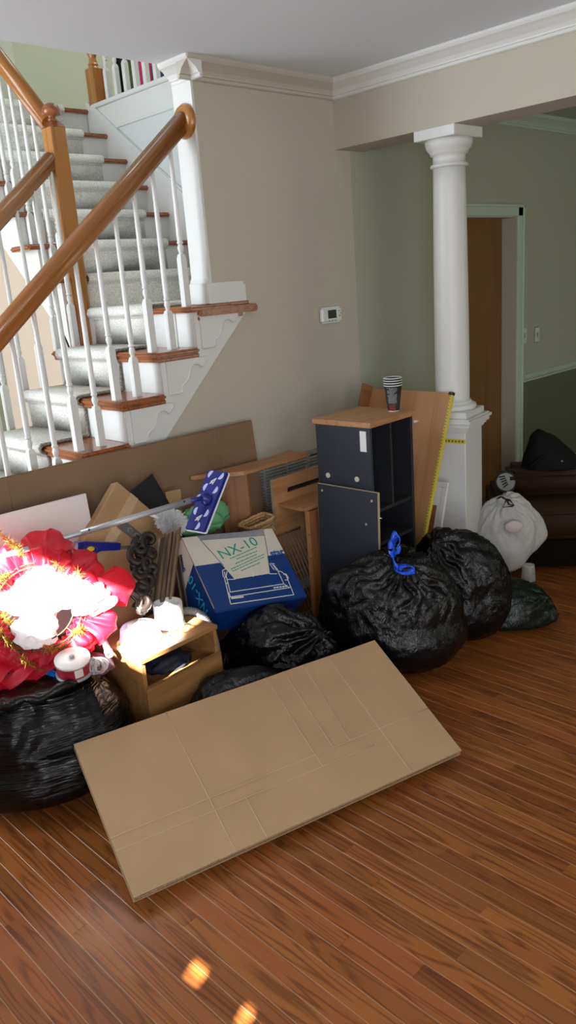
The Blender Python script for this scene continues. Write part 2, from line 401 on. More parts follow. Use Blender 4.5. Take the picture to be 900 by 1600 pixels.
# --- thermostat wall with the stair opening to its left
bm = NB(); box(bm, (2.53, WY, 0), (3.60, WY+.13, CZ)); prism(bm, [(1.02, 0), (2.53, 0), (2.53, 1.40)], WY, WY+.10)
struct('wall_back', bm, M_wall)
DX0, DX1, DZ = 4.56, 5.38, 2.03
J = .013
bm = NB(); box(bm, (3.60, WY, .87), (DX0-J, WY+.13, CZ)); box(bm, (DX0-J, WY, DZ+J), (DX1+J, WY+.13, CZ)); box(bm, (DX1+J, WY, .87), (8.1, WY+.13, CZ))
struct('wall_dining', bm, M_wallg)
bm = NB(); box(bm, (3.60, WY, 0), (DX0-J, WY+.13, .87)); box(bm, (DX1+J, WY, 0), (8.1, WY+.13, .87)); struct('wall_dining_lower', bm, M_wallgd)
bm = NB(); box(bm, (BX0, -2.3, BZ), (BX1, WY, CZ)); struct('wall_header', bm, M_wall)
bm = NB(); box(bm, (8.0, -2.3, 0), (8.1, 3.2, CZ)); struct('wall_dining_right', bm, M_wallg)
bm = NB(); box(bm, (LX-.1, -2.3, 0), (8.1, -2.2, CZ)); struct('wall_front', bm, M_wall)
# --- left wall, out of view, with invented openings shaped to throw the sun patches
def lerp_wall(p):  # where the sun ray that reaches p crosses the left wall
    t = (p[0] - LX) / SUN.x; return Vector(p) - SUN*t
TR = (1.235, 1.88, 2.225, 2.53)       # opening for the wreath sun patch, y0,y1,z0,z1
LI = [lerp_wall((.904, 1.424, 0)), lerp_wall((.90, 1.23, 0))]  # unseen holes traced back along the sun from the two floor spots
bm = NB()
ys = sorted([-2.3, TR[0], TR[1], 3.2]); y0, y1, z0, z1 = TR
box(bm, (LX-.015, -2.3, 1.62), (LX, y0, CZ)); box(bm, (LX-.015, y1, 0), (LX, 3.2, CZ))
box(bm, (LX-.015, y0, z1), (LX, y1, CZ)); box(bm, (LX-.015, y0, 1.62), (LX, y1, z0))
box(bm, (LX-.015, -2.3, 0), (LX, y1, 1.40))
ly = sorted([v.y for v in LI]); lz = LI[0].z
seg = [-2.3, ly[0]-.02, ly[0]+.02, ly[1]-.03, ly[1]+.03, y1]
for a, b in ((seg[0], seg[1]), (seg[2], seg[3]), (seg[4], seg[5])): box(bm, (LX-.015, a, 1.40), (LX, b, 1.62))
for yc, w in ((ly[0], .02), (ly[1], .03)):
    box(bm, (LX-.015, yc-w, 1.40), (LX, yc+w, lz-.018)); box(bm, (LX-.015, yc-w, lz+.018), (LX, yc+w, 1.62))
struct('wall_left', bm, M_wall)
# --- foyer / stairwell shell (two storeys)
bm = NB(); box(bm, (LX-.1, 3.2, 0), (LX, 7.4, 5.4)); struct('wall_foyer_left', bm, M_wallst)
bm = NB(); box(bm, (3.38, 6.2, 0), (6.1, 6.3, 5.4)); box(bm, (LX-.1, 7.3, 0), (3.48, 7.4, 5.4)); box(bm, (3.38, 6.3, 0), (3.48, 7.3, 5.4)); struct('wall_foyer_back', bm, M_wallst)
bm = NB(); box(bm, (3.372, WY+.13, 0), (3.40, 5.28, 2.955)); struct('wall_stairwell', bm, M_panelw)
bm = NB(); box(bm, (3.40, 3.2, 2.70), (6.1, 6.2, 2.955)); box(bm, (2.3, 5.29, 2.70), (3.40, 7.3, 2.955)); struct('floor_upper', bm, M_carpet)
bm = NB(); box(bm, (LX-.1, 3.2, 5.4), (6.1, 7.4, 5.5)); struct('ceiling_upper', bm, M_ceil)
bm = NB(); box(bm, (6.0, 3.2, 2.7), (6.1, 6.2, 5.4)); struct('wall_upper_right', bm, mat('upper_hall_paint', (.60, .64, .58), .8))
bm = NB(); box(bm, (LX-.1, 3.1, CZ+.25), (6.1, 3.2, 5.4)); struct('wall_upper_front', bm, M_wallst)
bm = NB(); box(bm, (2.53, 3.11, 2.955), (3.6, 3.2, 3.2)); struct('trim_11', bm, M_trim)

# --- trims
def crown_prof(s=1.0): return [(0, 0), (.085*s, 0), (.085*s, -.012), (.078*s, -.022), (.062*s, -.030), (.036*s, -.048), (.026*s, -.062), (.024*s, -.068), (.016*s, -.070), (.016*s, -.082), (.008*s, -.086), (0, -.086)]
def run(name, prof, a, b, out, m):
    """profile (distance out from wall, z) swept from a to b"""
    bm = NB(); a = Vector(a); b = Vector(b); out = Vector(out)
    A = [bm.verts.new(a + out*p[0] + Vector((0, 0, p[1]))) for p in prof]; B = [bm.verts.new(b + out*p[0] + Vector((0, 0, p[1]))) for p in prof]
    n = len(prof)
    for i in range(n): bm.faces.new((A[i], A[(i+1) % n], B[(i+1) % n], B[i]))
    bm.faces.new(A[::-1]); bm.faces.new(B)
    return struct(name, bm, m)
run('trim_1', crown_prof(), (2.45, WY, CZ), (BX0, WY, CZ), (0, -1, 0), mat('cream_crown_paint', (.56, .52, .43), .45))
run('trim_2', crown_prof(), (BX0, -2.2, CZ), (BX0, WY, CZ), (-1, 0, 0), M_trim)
run('trim_3', crown_prof(), (2.53, WY-.08, CZ), (2.53, WY+.13, CZ), (-1, 0, 0), M_trim)
run('trim_4', crown_prof(), (BX1, WY, CZ), (8, WY, CZ), (0, -1, 0), M_trimg)
rail_prof = [(0, -.03), (.012, -.03), (.014, -.018), (.026, -.008), (.030, .004), (.022, .012), (.026, .018), (.016, .028), (0, .03)]
run('trim_5', rail_prof, (DX1+.09, WY, .875), (8, WY, .875), (0, -1, 0), M_trimg)
base_prof = [(0, 0), (.016, 0), (.016, .085), (.010, .10), (.004, .11), (0, .11)]
run('baseboard_dining', base_prof, (DX1+.09, WY, 0), (8, WY, 0), (0, -1, 0), M_trimg)
run('baseboard_dining_left', base_prof, (BX1, WY, 0), (DX0-.09, WY, 0), (0, -1, 0), M_trimg)
run('baseboard_back', base_prof, (2.72, WY, 0), (3.6, WY, 0), (0, -1, 0), M_trim)
# white end face of the thermostat wall
bm = NB(); box(bm, (2.518, WY-.004, 1.66), (2.531, WY+.135, CZ-.08)); struct('trim_6', bm, M_trim)

# --- door in the dining wall
door = NB(); box(door, (DX0+.02, WY+.115, .008), (DX1, WY+.155, DZ)); d1 = struct('door_1', door, M_door)
bm = NB()
box(bm, (DX1, WY-.004, 0), (DX1+.012, WY+.14, DZ+.012)); box(bm, (DX0-.012, WY-.004, 0), (DX0, WY+.14, DZ+.012)); box(bm, (DX0, WY-.004, DZ), (DX1, WY+.14, DZ+.012))
obj('door_jamb', bm, mat('jamb_paint', (.50, .46, .38), .5), d1)
def casing(x0, x1, z):
    bm = NB()
    for xa, xb in ((x0-.085, x0-.008), (x1+.008, x1+.085)):
        box(bm, (xa, WY-.014, 0), (xb, WY, z+.085), .003)
        xo = xa if xa < x0-.05 else xb-.02
        box(bm, (xo, WY-.024, 0), (xo+.02, WY-.012, z+.085), .004)
    box(bm, (x0-.085, WY-.014, z+.008), (x1+.085, WY, z+.085), .003); box(bm, (x0-.085, WY-.024, z+.065), (x1+.085, WY-.012, z+.087), .004)
    return bm
obj('door_casing', casing(DX0, DX1, DZ), M_trimg, d1)
bm = NB(); lathe(bm, [(.005, 0), (.028, .002), (.028, .006), (.012, .01), (.012, .04), (.026, .05), (.028, .062), (.018, .075), (.003, .078)], 16, T(DX0+.09, WY+.115, .95) @ Matrix.Rotation(PI/2, 4, 'X'))
obj('door_knob', bm, M_steel, d1, smooth=True)

# ================================================================== STAIRCASE
RISE = .19
def LT(k): return 1.635 - RISE*(3-k)          # lower treads: k=3 is the landing level
NX = [1.69 + .225*k for k in range(-5, 3)]     # nosing x of the lower treads, k index shifted
YN, YF = 3.035, 4.02                           # tread ends (near overhang, far overhang)
stair = thing('staircase', 'white and oak staircase turning at a landing with carpet runner', 'staircase', T(1.7, 3.5, 0))
si = stair.matrix_world.inverted()
def spart(name, bm, m, smooth=False): 
    return obj(name, bm, m, stair, si.copy(), smooth)
lower = []                                      # (nosing x, top z)
for k in range(-5, 4):
    z = LT(k) if k < 3 else 1.635
    if z > .1: lower.append((1.69 + .225*k, z))
def tread_bm(x0, x1, y0, y1, z, t=.028):
    bm = NB(); box(bm, (x0, y0, z-t), (x1, y1, z), .009, 3); return bm
for (x, z) in lower[:-1]:
    spart('tread', tread_bm(x, x+.255, YN, YF, z), M_tread)
    bm = NB(); box(bm, (x+.012, YN+.010, z-.046), (x+.255, YF-.010, z-.027), .004); spart('tread_cove_molding', bm, M_tread)
# landing
xl = 1.69 + .225*3
bm = tread_bm(xl, xl+.27, YN, 3.41, 1.635); spart('tread', bm, M_tread)
bm = NB(); box(bm, (xl+.05, YN-.006, 1.585), (2.79, WY+.0, 1.622), .008, 2); spart('landing_nosing', bm, M_tread)
bm = NB(); box(bm, (xl+.05, YN+.012, 1.567), (2.70, WY, 1.587), .004, 2); box(bm, (2.50, YN+.012, 1.622), (2.745, WY+.02, 1.640), .004); spart('landing_nosing', bm, M_tread)
bm = NB(); box(bm, (xl+.02, 3.20, 1.42), (3.37, 4.02, 1.622)); spart('landing_platform', bm, M_trim)
# risers + solid body under the lower flight
bm = NB()
for (x, z), (xn, zn) in zip(lower, lower[1:] ):
    box(bm, (xn+.028, WY+.002, z), (xn+.042, 3.985, zn-.027))
    spart('riser', bm, M_trim); bm = NB()
bm.free()
x0, z0 = lower[0]; bm = NB(); box(bm, (x0+.028, WY+.002, 0), (x0+.042, 3.985, z0-.027)); spart('riser', bm, M_trim)
# stringers (near and far): stepped top, straight lower edge
def stringer(y0, y1):
    pts = [(x0+.03, 0)]
    for i, (x, z) in enumerate(lower):
        pts.append((x+.03, z-.028))
        if i+1 < len(lower): pts.append((lower[i+1][0]+.03, z-.028))
    pts += [(2.745, 1.607), (2.74, 1.60), (2.105, 1.00), (1.04, 0)]
    bm = NB(); prism(bm, pts, y0, y1); return bm
spart('stringer', stringer(WY-.012, WY+.03), M_trim)
pts = [(x0+.03, 0)]
for i, (x, z) in enumerate(lower):
    pts.append((x+.03, z-.028))
    if i+1 < len(lower): pts.append((lower[i+1][0]+.03, z-.028))
pts += [(2.42, 1.607), (2.42, 0)]
bm = NB(); prism(bm, pts, 3.95, 3.99); spart('stringer', bm, M_trim)
# scroll brackets under the near tread ends
def bracket():
    c = SCR
    bm = NB(); prism(bm, c, WY-.024, WY-.0118); return bm
SCR = [(0, 0), (.235, 0), (.237, -.020), (.222, -.030), (.212, -.045), (.198, -.038), (.184, -.030), (.165, -.028), (.148, -.034), (.136, -.050), (.128, -.072), (.118, -.094), (.104, -.106), (.088, -.114), (.076, -.124), (.072, -.150), (.0, -.150)]
for (x, z) in lower[3:]:
    o = spart('scroll_bracket', bracket(), M_trim); o.matrix_local = si @ T(x+.055, 0, z-.046)
    bm = NB(); tube(bm, smooth_path([Vector((p[0], WY-.024, p[1])) for p in SCR[1:]], 4), .0042, 8); obj('shadow_bead', bm, M_trim, o, smooth=True)  # bead added so its relief draws a shadow line along the bracket
# rolled base trim on the landing, round the end of the wall
bm = NB(); prism(bm, [(2.518, 1.640), (2.735, 1.640), (2.735, 1.718), (2.725, 1.722), (2.722, 1.732), (2.712, 1.736), (2.518, 1.736)], WY-.014, WY)
box(bm, (2.500, WY-.014, 1.640), (2.518, WY+.145, 1.735)); prism(bm, [(2.508, 1.735), (2.518, 1.735), (2.518, 1.76)], WY-.004, WY+.14)
spart('landing_base_trim', bm, M_trim)
# upper flight: nosing y, top z
upper = [(4.03 + .2*k, 1.825 + RISE*k) for k in range(7)]
XU0, XU1 = 2.30, 3.37
for i, (y, z) in enumerate(upper):
    yb = y + .23 if i < 6 else 5.5
    if i < 6:
        bm = NB(); box(bm, (2.22, y, z-.028), (XU1-.004, yb, z), .009, 3); spart('tread', bm, M_tread)
    else:
        bm = NB(); box(bm, (2.22, y, z-.028), (XU1-.004, 5.3, z), .009, 3); spart('tread', bm, M_tread)
    zp = 1.635 if i == 0 else upper[i-1][1]
    bm = NB(); box(bm, (XU0-.005, y+.028, zp), (XU1-.002, y+.042, z-.027)); spart('riser', bm, M_trim)
# upper stringer (open side), with the wall under it
pts = [(4.06, 1.40)]
for i, (y, z) in enumerate(upper):
    pts.append((y+.03, z-.028))
    if i < 6: pts.append((upper[i+1][0]+.03, z-.028))
pts += [(5.30, 2.937), (5.30, 2.62), (5.05, 2.40), (4.06, 1.42)]
bm = NB(); prism(bm, pts[:-1] + [(4.07, 1.46)], XU0-.012, XU0+.03, ('y', 'z', 'x')); spart('stringer', bm, M_trim)
bm = NB(); prism(bm, [(3.98, 0), (4.95, 0), (4.95, 2.34), (4.06, 1.52), (3.98, 1.45)], XU0, XU0+.08, ('y', 'z', 'x')); struct('wall_under_stair', bm, mat('under_stair_paint', (.52, .42, .32), .8))
# skirt board on the stairwell wall
bm = NB(); prism(bm, [(3.20, 1.62), (3.30, 1.635+.0), (5.25, 3.02), (5.25, 2.75), (4.0, 1.62)], XU1-.014, XU1, ('y', 'z', 'x'))
prism(bm, [(3.86, 1.98), (3.885, 1.985), (5.20, 3.22-.25), (5.17, 3.235-.25), (3.86, 2.0)], XU1-.022, XU1, ('y', 'z', 'x')); spart('skirt_board', bm, M_trim)
# --- carpet runners
def runner(path, w0, w1, axis, thick=.014):
    """path: list of (s, z) along the stair; swept across w0..w1"""
    pts = [Vector((p[0], p[1])) for p in path]
    offs = []
    for i, p in enumerate(pts):
        a = pts[max(i-1, 0)]; b = pts[min(i+1, len(pts)-1)]; t = (b-a).normalized(); offs.append(p + Vector((-t.y, t.x))*thick)
    bm = NB(); poly = pts + offs[::-1]
    def mk(p, w): return bm.verts.new((p[0], w, p[1]) if axis == 'x' else (w, p[0], p[1]))
    n = len(pts); W = [w0 + (w1-w0)*k/2 for k in range(3)]
    top = [[mk(p, w) for p in offs] for w in W]; bot = [[mk(p, w) for p in pts] for w in (w0, w1)]
    for A, B in zip(top, top[1:]):
        for i in range(n-1): bm.faces.new((A[i], A[i+1], B[i+1], B[i]))
    for A, B in ((top[0], bot[0]), (top[-1], bot[1])):
        for i in range(n-1): bm.faces.new((A[i], A[i+1], B[i+1], B[i]))
    return bm
def runner_path(steps, run_, end):
    path = []
    s0, z0 = steps[0]; path.append((s0+.027, max(z0-RISE+.002, .01)))
    for i, (s, z) in enumerate(steps):
        path += [(s+.027, z-.05), (s+.020, z-.036), (s-.004, z-.032)]
        for k in range(5):
            a = -PI/2 - PI*k/4*1.0
            path.append((s+.004 + .014*math.cos(a), z-.014 + .016*math.sin(a)))
        nx = steps[i+1][0] if i+1 < len(steps) else end
        path += [(s+.02, z+.002), (nx+.012, z+.002)]
        if i+1 < len(steps): path += [(nx+.025, z+.012)]
    return path
o = spart('carpet_runner', runner(runner_path(lower[:-1] + [(xl, 1.640)], .225, 3.36), 3.385, 3.93, 'x'), M_carpet, True)
bm = NB(); box(bm, (xl+.05, 3.40, 1.636), (3.36, 4.06, 1.655)); spart('landing_carpet', bm, M_carpet)
o = spart('carpet_runner', runner(runner_path(upper, .2, 5.6), 2.44, 3.155, 'y'), M_carpet, True)
# bound, twisted edge of the lower runner
bm = NB(); pth = runner_path(lower[:-1] + [(xl, 1.640)], .225, 2.5)
dense = []
for a, b in zip(pth, pth[1:]):
    L = math.hypot(b[0]-a[0], b[1]-a[1]); n = max(1, int(L/.008))
    dense += [(a[0]+(b[0]-a[0])*i/n, a[1]+(b[1]-a[1])*i/n) for i in range(n)]
tube(bm, [Vector((p[0]-.008, 3.382 + .004*(i % 2), p[1]+.008)) for i, p in enumerate(dense)], .0075, 6)
spart('carpet_edge_binding', bm, mat('carpet_binding', (.40, .36, .30), .9, var=.7, vscale=90), True)

# --- railings
def baluster_prof(h, sq=.032):
    """turned baluster: square foot, vase, long taper"""
    return h
def baluster_mesh(h, foot=.20):
    bm = NB(); s = .0165
    box(bm, (-s, -s, 0), (s, s, foot-.012))
    v = [bm.verts.new((x, y, foot-.012)) for x, y in ((-s, -s), (s, -s), (s, s), (-s, s))]; w = [bm.verts.new((x*.7, y*.7, foot+.006)) for x, y in ((-s, -s), (s, -s), (s, s), (-s, s))]
    for i in range(4): bm.faces.new((v[i], v[(i+1) % 4], w[(i+1) % 4], w[i]))
    bm.faces.new(w)
    lathe(bm, [(.011, foot), (.009, foot+.012), (.0135, foot+.026), (.0145, foot+.036), (.010, foot+.05), (.0145, foot+.054), (.0145, foot+.060), (.0115, foot+.064), (.0135, foot+.09), (.0125, foot+.3*(h-foot)), (.0095, h)], 10)
    me = bpy.data.meshes.new('baluster'); bmesh.ops.recalc_face_normals(bm, faces=bm.faces[:]); bm.to_mesh(me); bm.free(); me.materials.append(M_trim)
    return me
hand_prof = [(-.022, -.032), (.022, -.032), (.026, -.022), (.022, -.012), (.031, .0), (.032, .014), (.024, .028), (.010, .034), (-.010, .034), (-.024, .028), (-.032, .014), (-.031, 0), (-.022, -.012), (-.026, -.022)]
M_rail = wood('oak_rail_stain_long', (.37, .135, .028), (.25, .08, .016), .27, 0, 1.0, 3, coat=.4)
def handrail(root, a, b, s=1.22):
    a = Vector(a); b = Vector(b); L = (b-a).length; M = frame(a, b-a, Vector((0, 0, 1)))      # x along, y up-ish
    bm = NB(); A = [bm.verts.new((0, q[1]*s, q[0]*s)) for q in hand_prof]; B = [bm.verts.new((L, q[1]*s, q[0]*s)) for q in hand_prof]; n = len(A)
    for i in range(n): bm.faces.new((A[i], A[(i+1) % n], B[(i+1) % n], B[i]))
    bm.faces.new(A[::-1]); bm.faces.new(B)
    o = obj('handrail', bm, M_rail, root, M)
    o.data.polygons.foreach_set('use_smooth', [len(p.vertices) == 4 for p in o.data.polygons]); return o
def railing(label):
    return thing('stair_railing', label, 'railing', T(0, 0, 0))
RG = 'stair railings'
# near lower railing (plane y=3.12): rail ends in a rosette on the wall end
r1 = railing('thick oak handrail on white turned balusters ending in a rosette on the wall corner')
a1 = (1.02, 3.125, 1.24); b1 = (2.505, 3.125, 2.462)
handrail(r1, a1, b1)
bm = NB(); lathe(bm, [(.074, 0), (.076, .008), (.070, .016), (.066, .022), (.052, .030), (.0, .032)], 28, T(2.518, 3.125, 2.455) @ Matrix.Rotation(-PI/2, 4, 'Y'), cap=False); obj('rosette', bm, M_oak, r1, smooth=True)
slope1 = (b1[2]-a1[2])/(b1[0]-a1[0])
def tread_z(x):
    z = 0
    for (nx, nz) in lower:
        if x > nx + .01: z = nz
    return z
bcache = {}
def bal(h, foot):
    k = (round(h, 3), round(foot, 3))
    if k not in bcache: bcache[k] = baluster_mesh(h, foot)
    return bcache[k]
for i in range(13):
    x = 2.409 - .1135*i; z = tread_z(x)
    if z <= .1: continue
    top = a1[2] + slope1*(x-a1[0]) - .03; foot = .17 + .09*((i+1) % 2 == 0)
    link('baluster', bal(top - z, .175 if (i % 2) else .235), None, r1, T(x, 3.125, z))
# far lower railing (plane y=3.98) ending in the landing newel
r2 = railing('oak handrail on the far side of the lower flight meeting the newel post')
a2 = Vector((.93, 4.02, 1.25)); b2 = Vector((2.318, 4.02, 2.42)); sl2 = (b2.z-a2.z)/(b2.x-a2.x)
handrail(r2, a2, b2)
for i in range(12):
    x = 2.29 - .1135*i; z = tread_z(x)
    if z <= .1: continue
    link('baluster', bal(a2.z + sl2*(x-a2.x) - .03 - z, .175 if (i % 2) else .235), None, r2, T(x, 4.00, z))
# landing newel
nw = thing('newel_post', 'square oak newel post with round cap at the landing corner', 'post', T(2.36, 4.03, 1.44))
bm = NB(); s = .045
box(bm, (-s, -s, 0), (s, s, 1.135), .004)
obj('post', bm, M_oak, nw)
bm = NB(); q = [(-s, -s), (s, -s), (s, s), (-s, s)]; A = [bm.verts.new((x, y, 1.133)) for x, y in q]; B = [bm.verts.new((x*.55, y*.55, 1.165)) for x, y in q]
for i in range(4): bm.faces.new((A[i], A[(i+1) % 4], B[(i+1) % 4], B[i]))
bm.faces.new(B)
lathe(bm, [(.022, 1.16), (.026, 1.172), (.020, 1.180), (.020, 1.19), (.046, 1.196), (.049, 1.206), (.047, 1.222), (.038, 1.240), (.02, 1.25), (.001, 1.252)], 20); obj('cap', bm, M_tread, nw, smooth=True)
# upper flight railing
r3 = railing('oak handrail on white balusters rising along the upper flight')
a3 = Vector((2.36, 4.075, 2.60)); b3 = Vector((2.36, 5.2, 2.60 + 1.125*.955)); sl3 = .955
handrail(r3, a3, b3)
def up_z(y):
    z = 1.655
    for (ny, nz) in upper:
        if y > ny + .01: z = nz
    return z
for i in range(11):
    y = 4.13 + .1*i; z = up_z(y)
    link('baluster', bal(a3.z + sl3*(y-a3.y) - .035 - z, .175 if i % 2 else .235), None, r3, T(2.36, y, z))
# upstairs gallery railing above the white panel
bm = NB(); box(bm, (3.345, 3.2, 2.955), (3.50, 5.16, 2.985), .006); box(bm, (3.362, 3.2, 2.80), (3.3715, 5.2, 2.954)); spart('gallery_ledge', bm, M_trim)
bm = NB(); box(bm, (3.358, 3.2, 2.795), (3.372, 5.0, 2.812), .003); spart('panel_molding', bm, M_trim)
r4 = railing('upstairs gallery railing of white balusters and an oak newel above the white panel')
handrail(r4, (3.42, 5.10, 3.90), (3.42, 3.2, 3.90))
bm = NB(); box(bm, (-.045, -.045, 0), (.045, .045, .245), .004); lathe(bm, [(.040, .245), (.03, .262), (.036, .268), (.03, .28), (.022, .31), (.036, .345), (.04, .36), (.036, .365), (.042, .372), (.042, .5)], 16); box(bm, (-.045, -.045, .5), (.045, .045, 1.0), .004)
obj('newel', bm, M_oak, r4, T(3.40, 5.165, 2.965))
gb = bal(.90, .20)
for i in range(17):
    link('baluster', gb, None, r4, T(3.42, 5.05 - .112*i, 2.985))
# bags kept behind the gallery railing
def soft_block(bm, a, b, seg=3, bev=.04): return box(bm, a, b, bev, seg)
for nm, lab, m_, y, w, h, d in (('tote_bag', 'olive green bag seen through the upstairs balusters', M_olive, 5.04, .15, .34, .1), ('tote_bag', 'magenta bag in the middle behind the upstairs balusters', M_pink, 4.88, .20, .40, .1), ('tote_bag', 'dark navy bag behind the upstairs balusters, nearest the wall corner', M_navyc, 4.71, .14, .24, .1), ('tote_bag', 'black bag furthest left behind the upstairs balusters', M_blackfab, 5.17, .05, .45, .1)):
    b_ = thing(nm, lab, 'bag', T(3.62, y, 2.956), 'bags upstairs')
    bm = NB(); soft_block(bm, (-d/2, -w/2, 0), (d/2, w/2, h)); obj('body', bm, m_, b_, smooth=True)
    bm = NB(); tube(bm, [Vector((0, w*.35*math.cos(PI*k/10), h-.02+.13*math.sin(PI*k/10))) for k in range(11)], .008, 8); obj('handle', bm, m_, b_, smooth=True)
# tall chest and dark plant box in the hall beyond the stairs
ch = thing('hall_chest', 'brown wooden chest glimpsed beyond the far stair railing', 'cabinet', T(2.05, 5.5, 0))
bm = NB(); box(bm, (-.25, -.2, 0), (.25, .2, 1.16), .006); obj('body', bm, M_lamd, ch)
bm = NB(); box(bm, (-.28, -.23, 1.16), (.28, .23, 1.19), .006); obj('top', bm, M_lamd, ch)
pl = thing('planter_box', 'dark green box standing on the hall chest', 'box', T(2.05, 5.5, 1.191))
bm = NB(); box(bm, (-.22, -.15, 0), (.22, .15, .26), .02, 2); obj('body', bm, mat('dark_green_lacquer', (.012, .03, .02), .5), pl)
bm = NB(); box(bm, (-.23, -.16, .235), (.23, .16, .262), .006); obj('rim', bm, M_black, pl)
def rebase(root, *loc):
    M = T(*loc); old = root.matrix_world.copy(); K = M.inverted() @ old
    for c in list(root.children): c.matrix_local = K @ c.matrix_local
    root.matrix_world = M
bpy.context.view_layer.update()
rebase(r1, 1.2, 3.125, .2); rebase(r2, 1.2, 3.98, .2); rebase(r3, 2.36, 4.1, 1.655); rebase(r4, 3.42, 4.2, 2.985)

# ================================================================== COLUMN
cx, cy = 3.597, 2.425; PR = RZ(11)
colm = thing('column', 'round white column on a square pedestal under the header beam', 'column', T(cx, cy, 0))
bm = NB(); box(bm, (-.118, -.118, 0), (.118, .118, .885), .004)
obj('pedestal', bm, M_trim, colm, PR)
bm = NB()
for w, z0_, z1_ in ((.128, .885, .897), (.137, .897, .912), (.150, .912, .934), (.160, .934, .950), (.150, .950, .958)): box(bm, (-w, -w, z0_), (w, w, z1_), .003, 2)
obj('pedestal_cap', bm, M_trim, colm, PR)
bm = NB(); box(bm, (-.128, -.128, .958), (.128, .128, .992), .004); obj('plinth', bm, M_trim, colm, PR)
bm = NB(); lathe(bm, [(.118, .992), (.124, .998), (.126, 1.008), (.122, 1.020), (.104, 1.024), (.102, 1.030), (.096, 1.040)], 40); obj('base_torus', bm, M_trim, colm, smooth=True)
bm = NB(); sh = [(.0905, 1.036)] + [(.0905 - .0105*max(0, (z-1.3)/.9)**1.4, z) for z in np.linspace(1.06, 2.20, 14)]; lathe(bm, sh, 40); obj('shaft', bm, M_trim, colm, smooth=True)
bm = NB(); lathe(bm, [(.080, 2.196), (.092, 2.20), (.094, 2.208), (.091, 2.214), (.080, 2.218), (.080, 2.255), (.092, 2.258), (.094, 2.266), (.100, 2.275), (.112, 2.29), (.117, 2.305), (.118, 2.325)], 40); obj('capital', bm, M_trim, colm, smooth=True)
bm = NB(); box(bm, (-.130, -.118, 2.325), (.118, .118, 2.3745), .003); obj('abacus', bm, M_trim, colm)
# patterned yellow edging tape on the pedestal
tp = NB(); box(tp, (-.1205, -.118, .826), (-.1180, .118, .850)); t_ = obj('edging_tape', tp, M_tape, colm, PR); t_['label'] = 'yellow tape strip with dark tick marks'
tk = NB()
for i in range(12): box(tk, (-.1210, -.108 + i*.019, .833), (-.1204, -.098 + i*.019, .843))
o = obj('tape_ticks', tk, M_tapedark, t_); o['kind'] = 'stuff'

# ================================================================== THERMOSTAT, SWITCHES, VENT
th = thing('thermostat', 'white wall thermostat with a small dark screen', 'thermostat', T(3.351, WY, 1.519))
bm = NB(); box(bm, (-.083, -.032, -.043), (.083, 0, .043), .012, 3); obj('housing', bm, M_whitep, th)
bm = NB(); box(bm, (-.040, -.034, -.018), (.030, -.0315, .027), .001); obj('screen', bm, M_screen, th)
for x, z in ((.056, .018), (.056, -.008), (.066, .005), (-.03, -.031), (-.005, -.031), (.02, -.031)):
    bm = NB(); box(bm, (x-.006, -.034, z-.004), (x+.006, -.0315, z+.004), .001); obj('button', bm, mat('grey_button', (.35, .36, .36), .5), th)
for i, (x, z) in enumerate(((5.500, 1.193), (5.695, 1.182))):
    s_ = thing('light_switch', ['white rocker switch plate right beside the door casing', 'white switch plate further right from the door casing'][i], 'switch', T(x, WY, z), 'switch plates')
    bm = NB(); box(bm, (-.036, -.006, -.058), (.036, 0, .058), .003, 2); obj('plate', bm, mat('pale_green_plastic', (.60, .70, .58), .4), s_)
    bm = NB(); box(bm, (-.010, -.011, -.018), (.010, -.005, .018), .002); obj('toggle', bm, M_grille, s_)
GX0, GX1, GZ0, GZ1 = 2.42, 3.27, .12, .795
vg = thing('return_air_grille', 'large grey metal return air grille low on the wall behind the desk', 'vent', T((GX0+GX1)/2, WY, GZ0))
gw, gh = GX1-GX0, GZ1-GZ0
bm = NB(); box(bm, (-gw/2+.02, -.003, .02), (gw/2-.02, -.001, gh-.02)); obj('recess', bm, M_grillein, vg)
bm = NB()
for a, b in (((-gw/2, -.012, 0), (gw/2, 0, .028)), ((-gw/2, -.012, gh-.028), (gw/2, 0, gh)), ((-gw/2, -.012, .028), (-gw/2+.028, 0, gh-.028)), ((gw/2-.028, -.012, .028), (gw/2, 0, gh-.028))): box(bm, a, b, .002)
obj('frame', bm, M_grille, vg)
nb_ = 5
for i in range(1, nb_):
    x = -gw/2 + gw*i/nb_; bm = NB(); box(bm, (x-.006, -.012, .028), (x+.006, -.002, gh-.028)); obj('mullion', bm, M_grille, vg)
bm = NB(); z = .034
while z < gh-.035:
    v = [bm.verts.new(p) for p in ((-gw/2+.028, -.011, z-.004), (gw/2-.028, -.011, z-.004), (gw/2-.028, -.003, z+.006), (-gw/2+.028, -.003, z+.006), (-gw/2+.028, -.011, z-.0025), (gw/2-.028, -.011, z-.0025), (gw/2-.028, -.003, z+.0075), (-gw/2+.028, -.003, z+.0075))]
    for f in ((0, 1, 2, 3), (4, 5, 6, 7), (0, 1, 5, 4), (2, 3, 7, 6)): bm.faces.new([v[k] for k in f])
    z += .0165
o = obj('louvers', bm, M_grille, vg); o['kind'] = 'stuff'

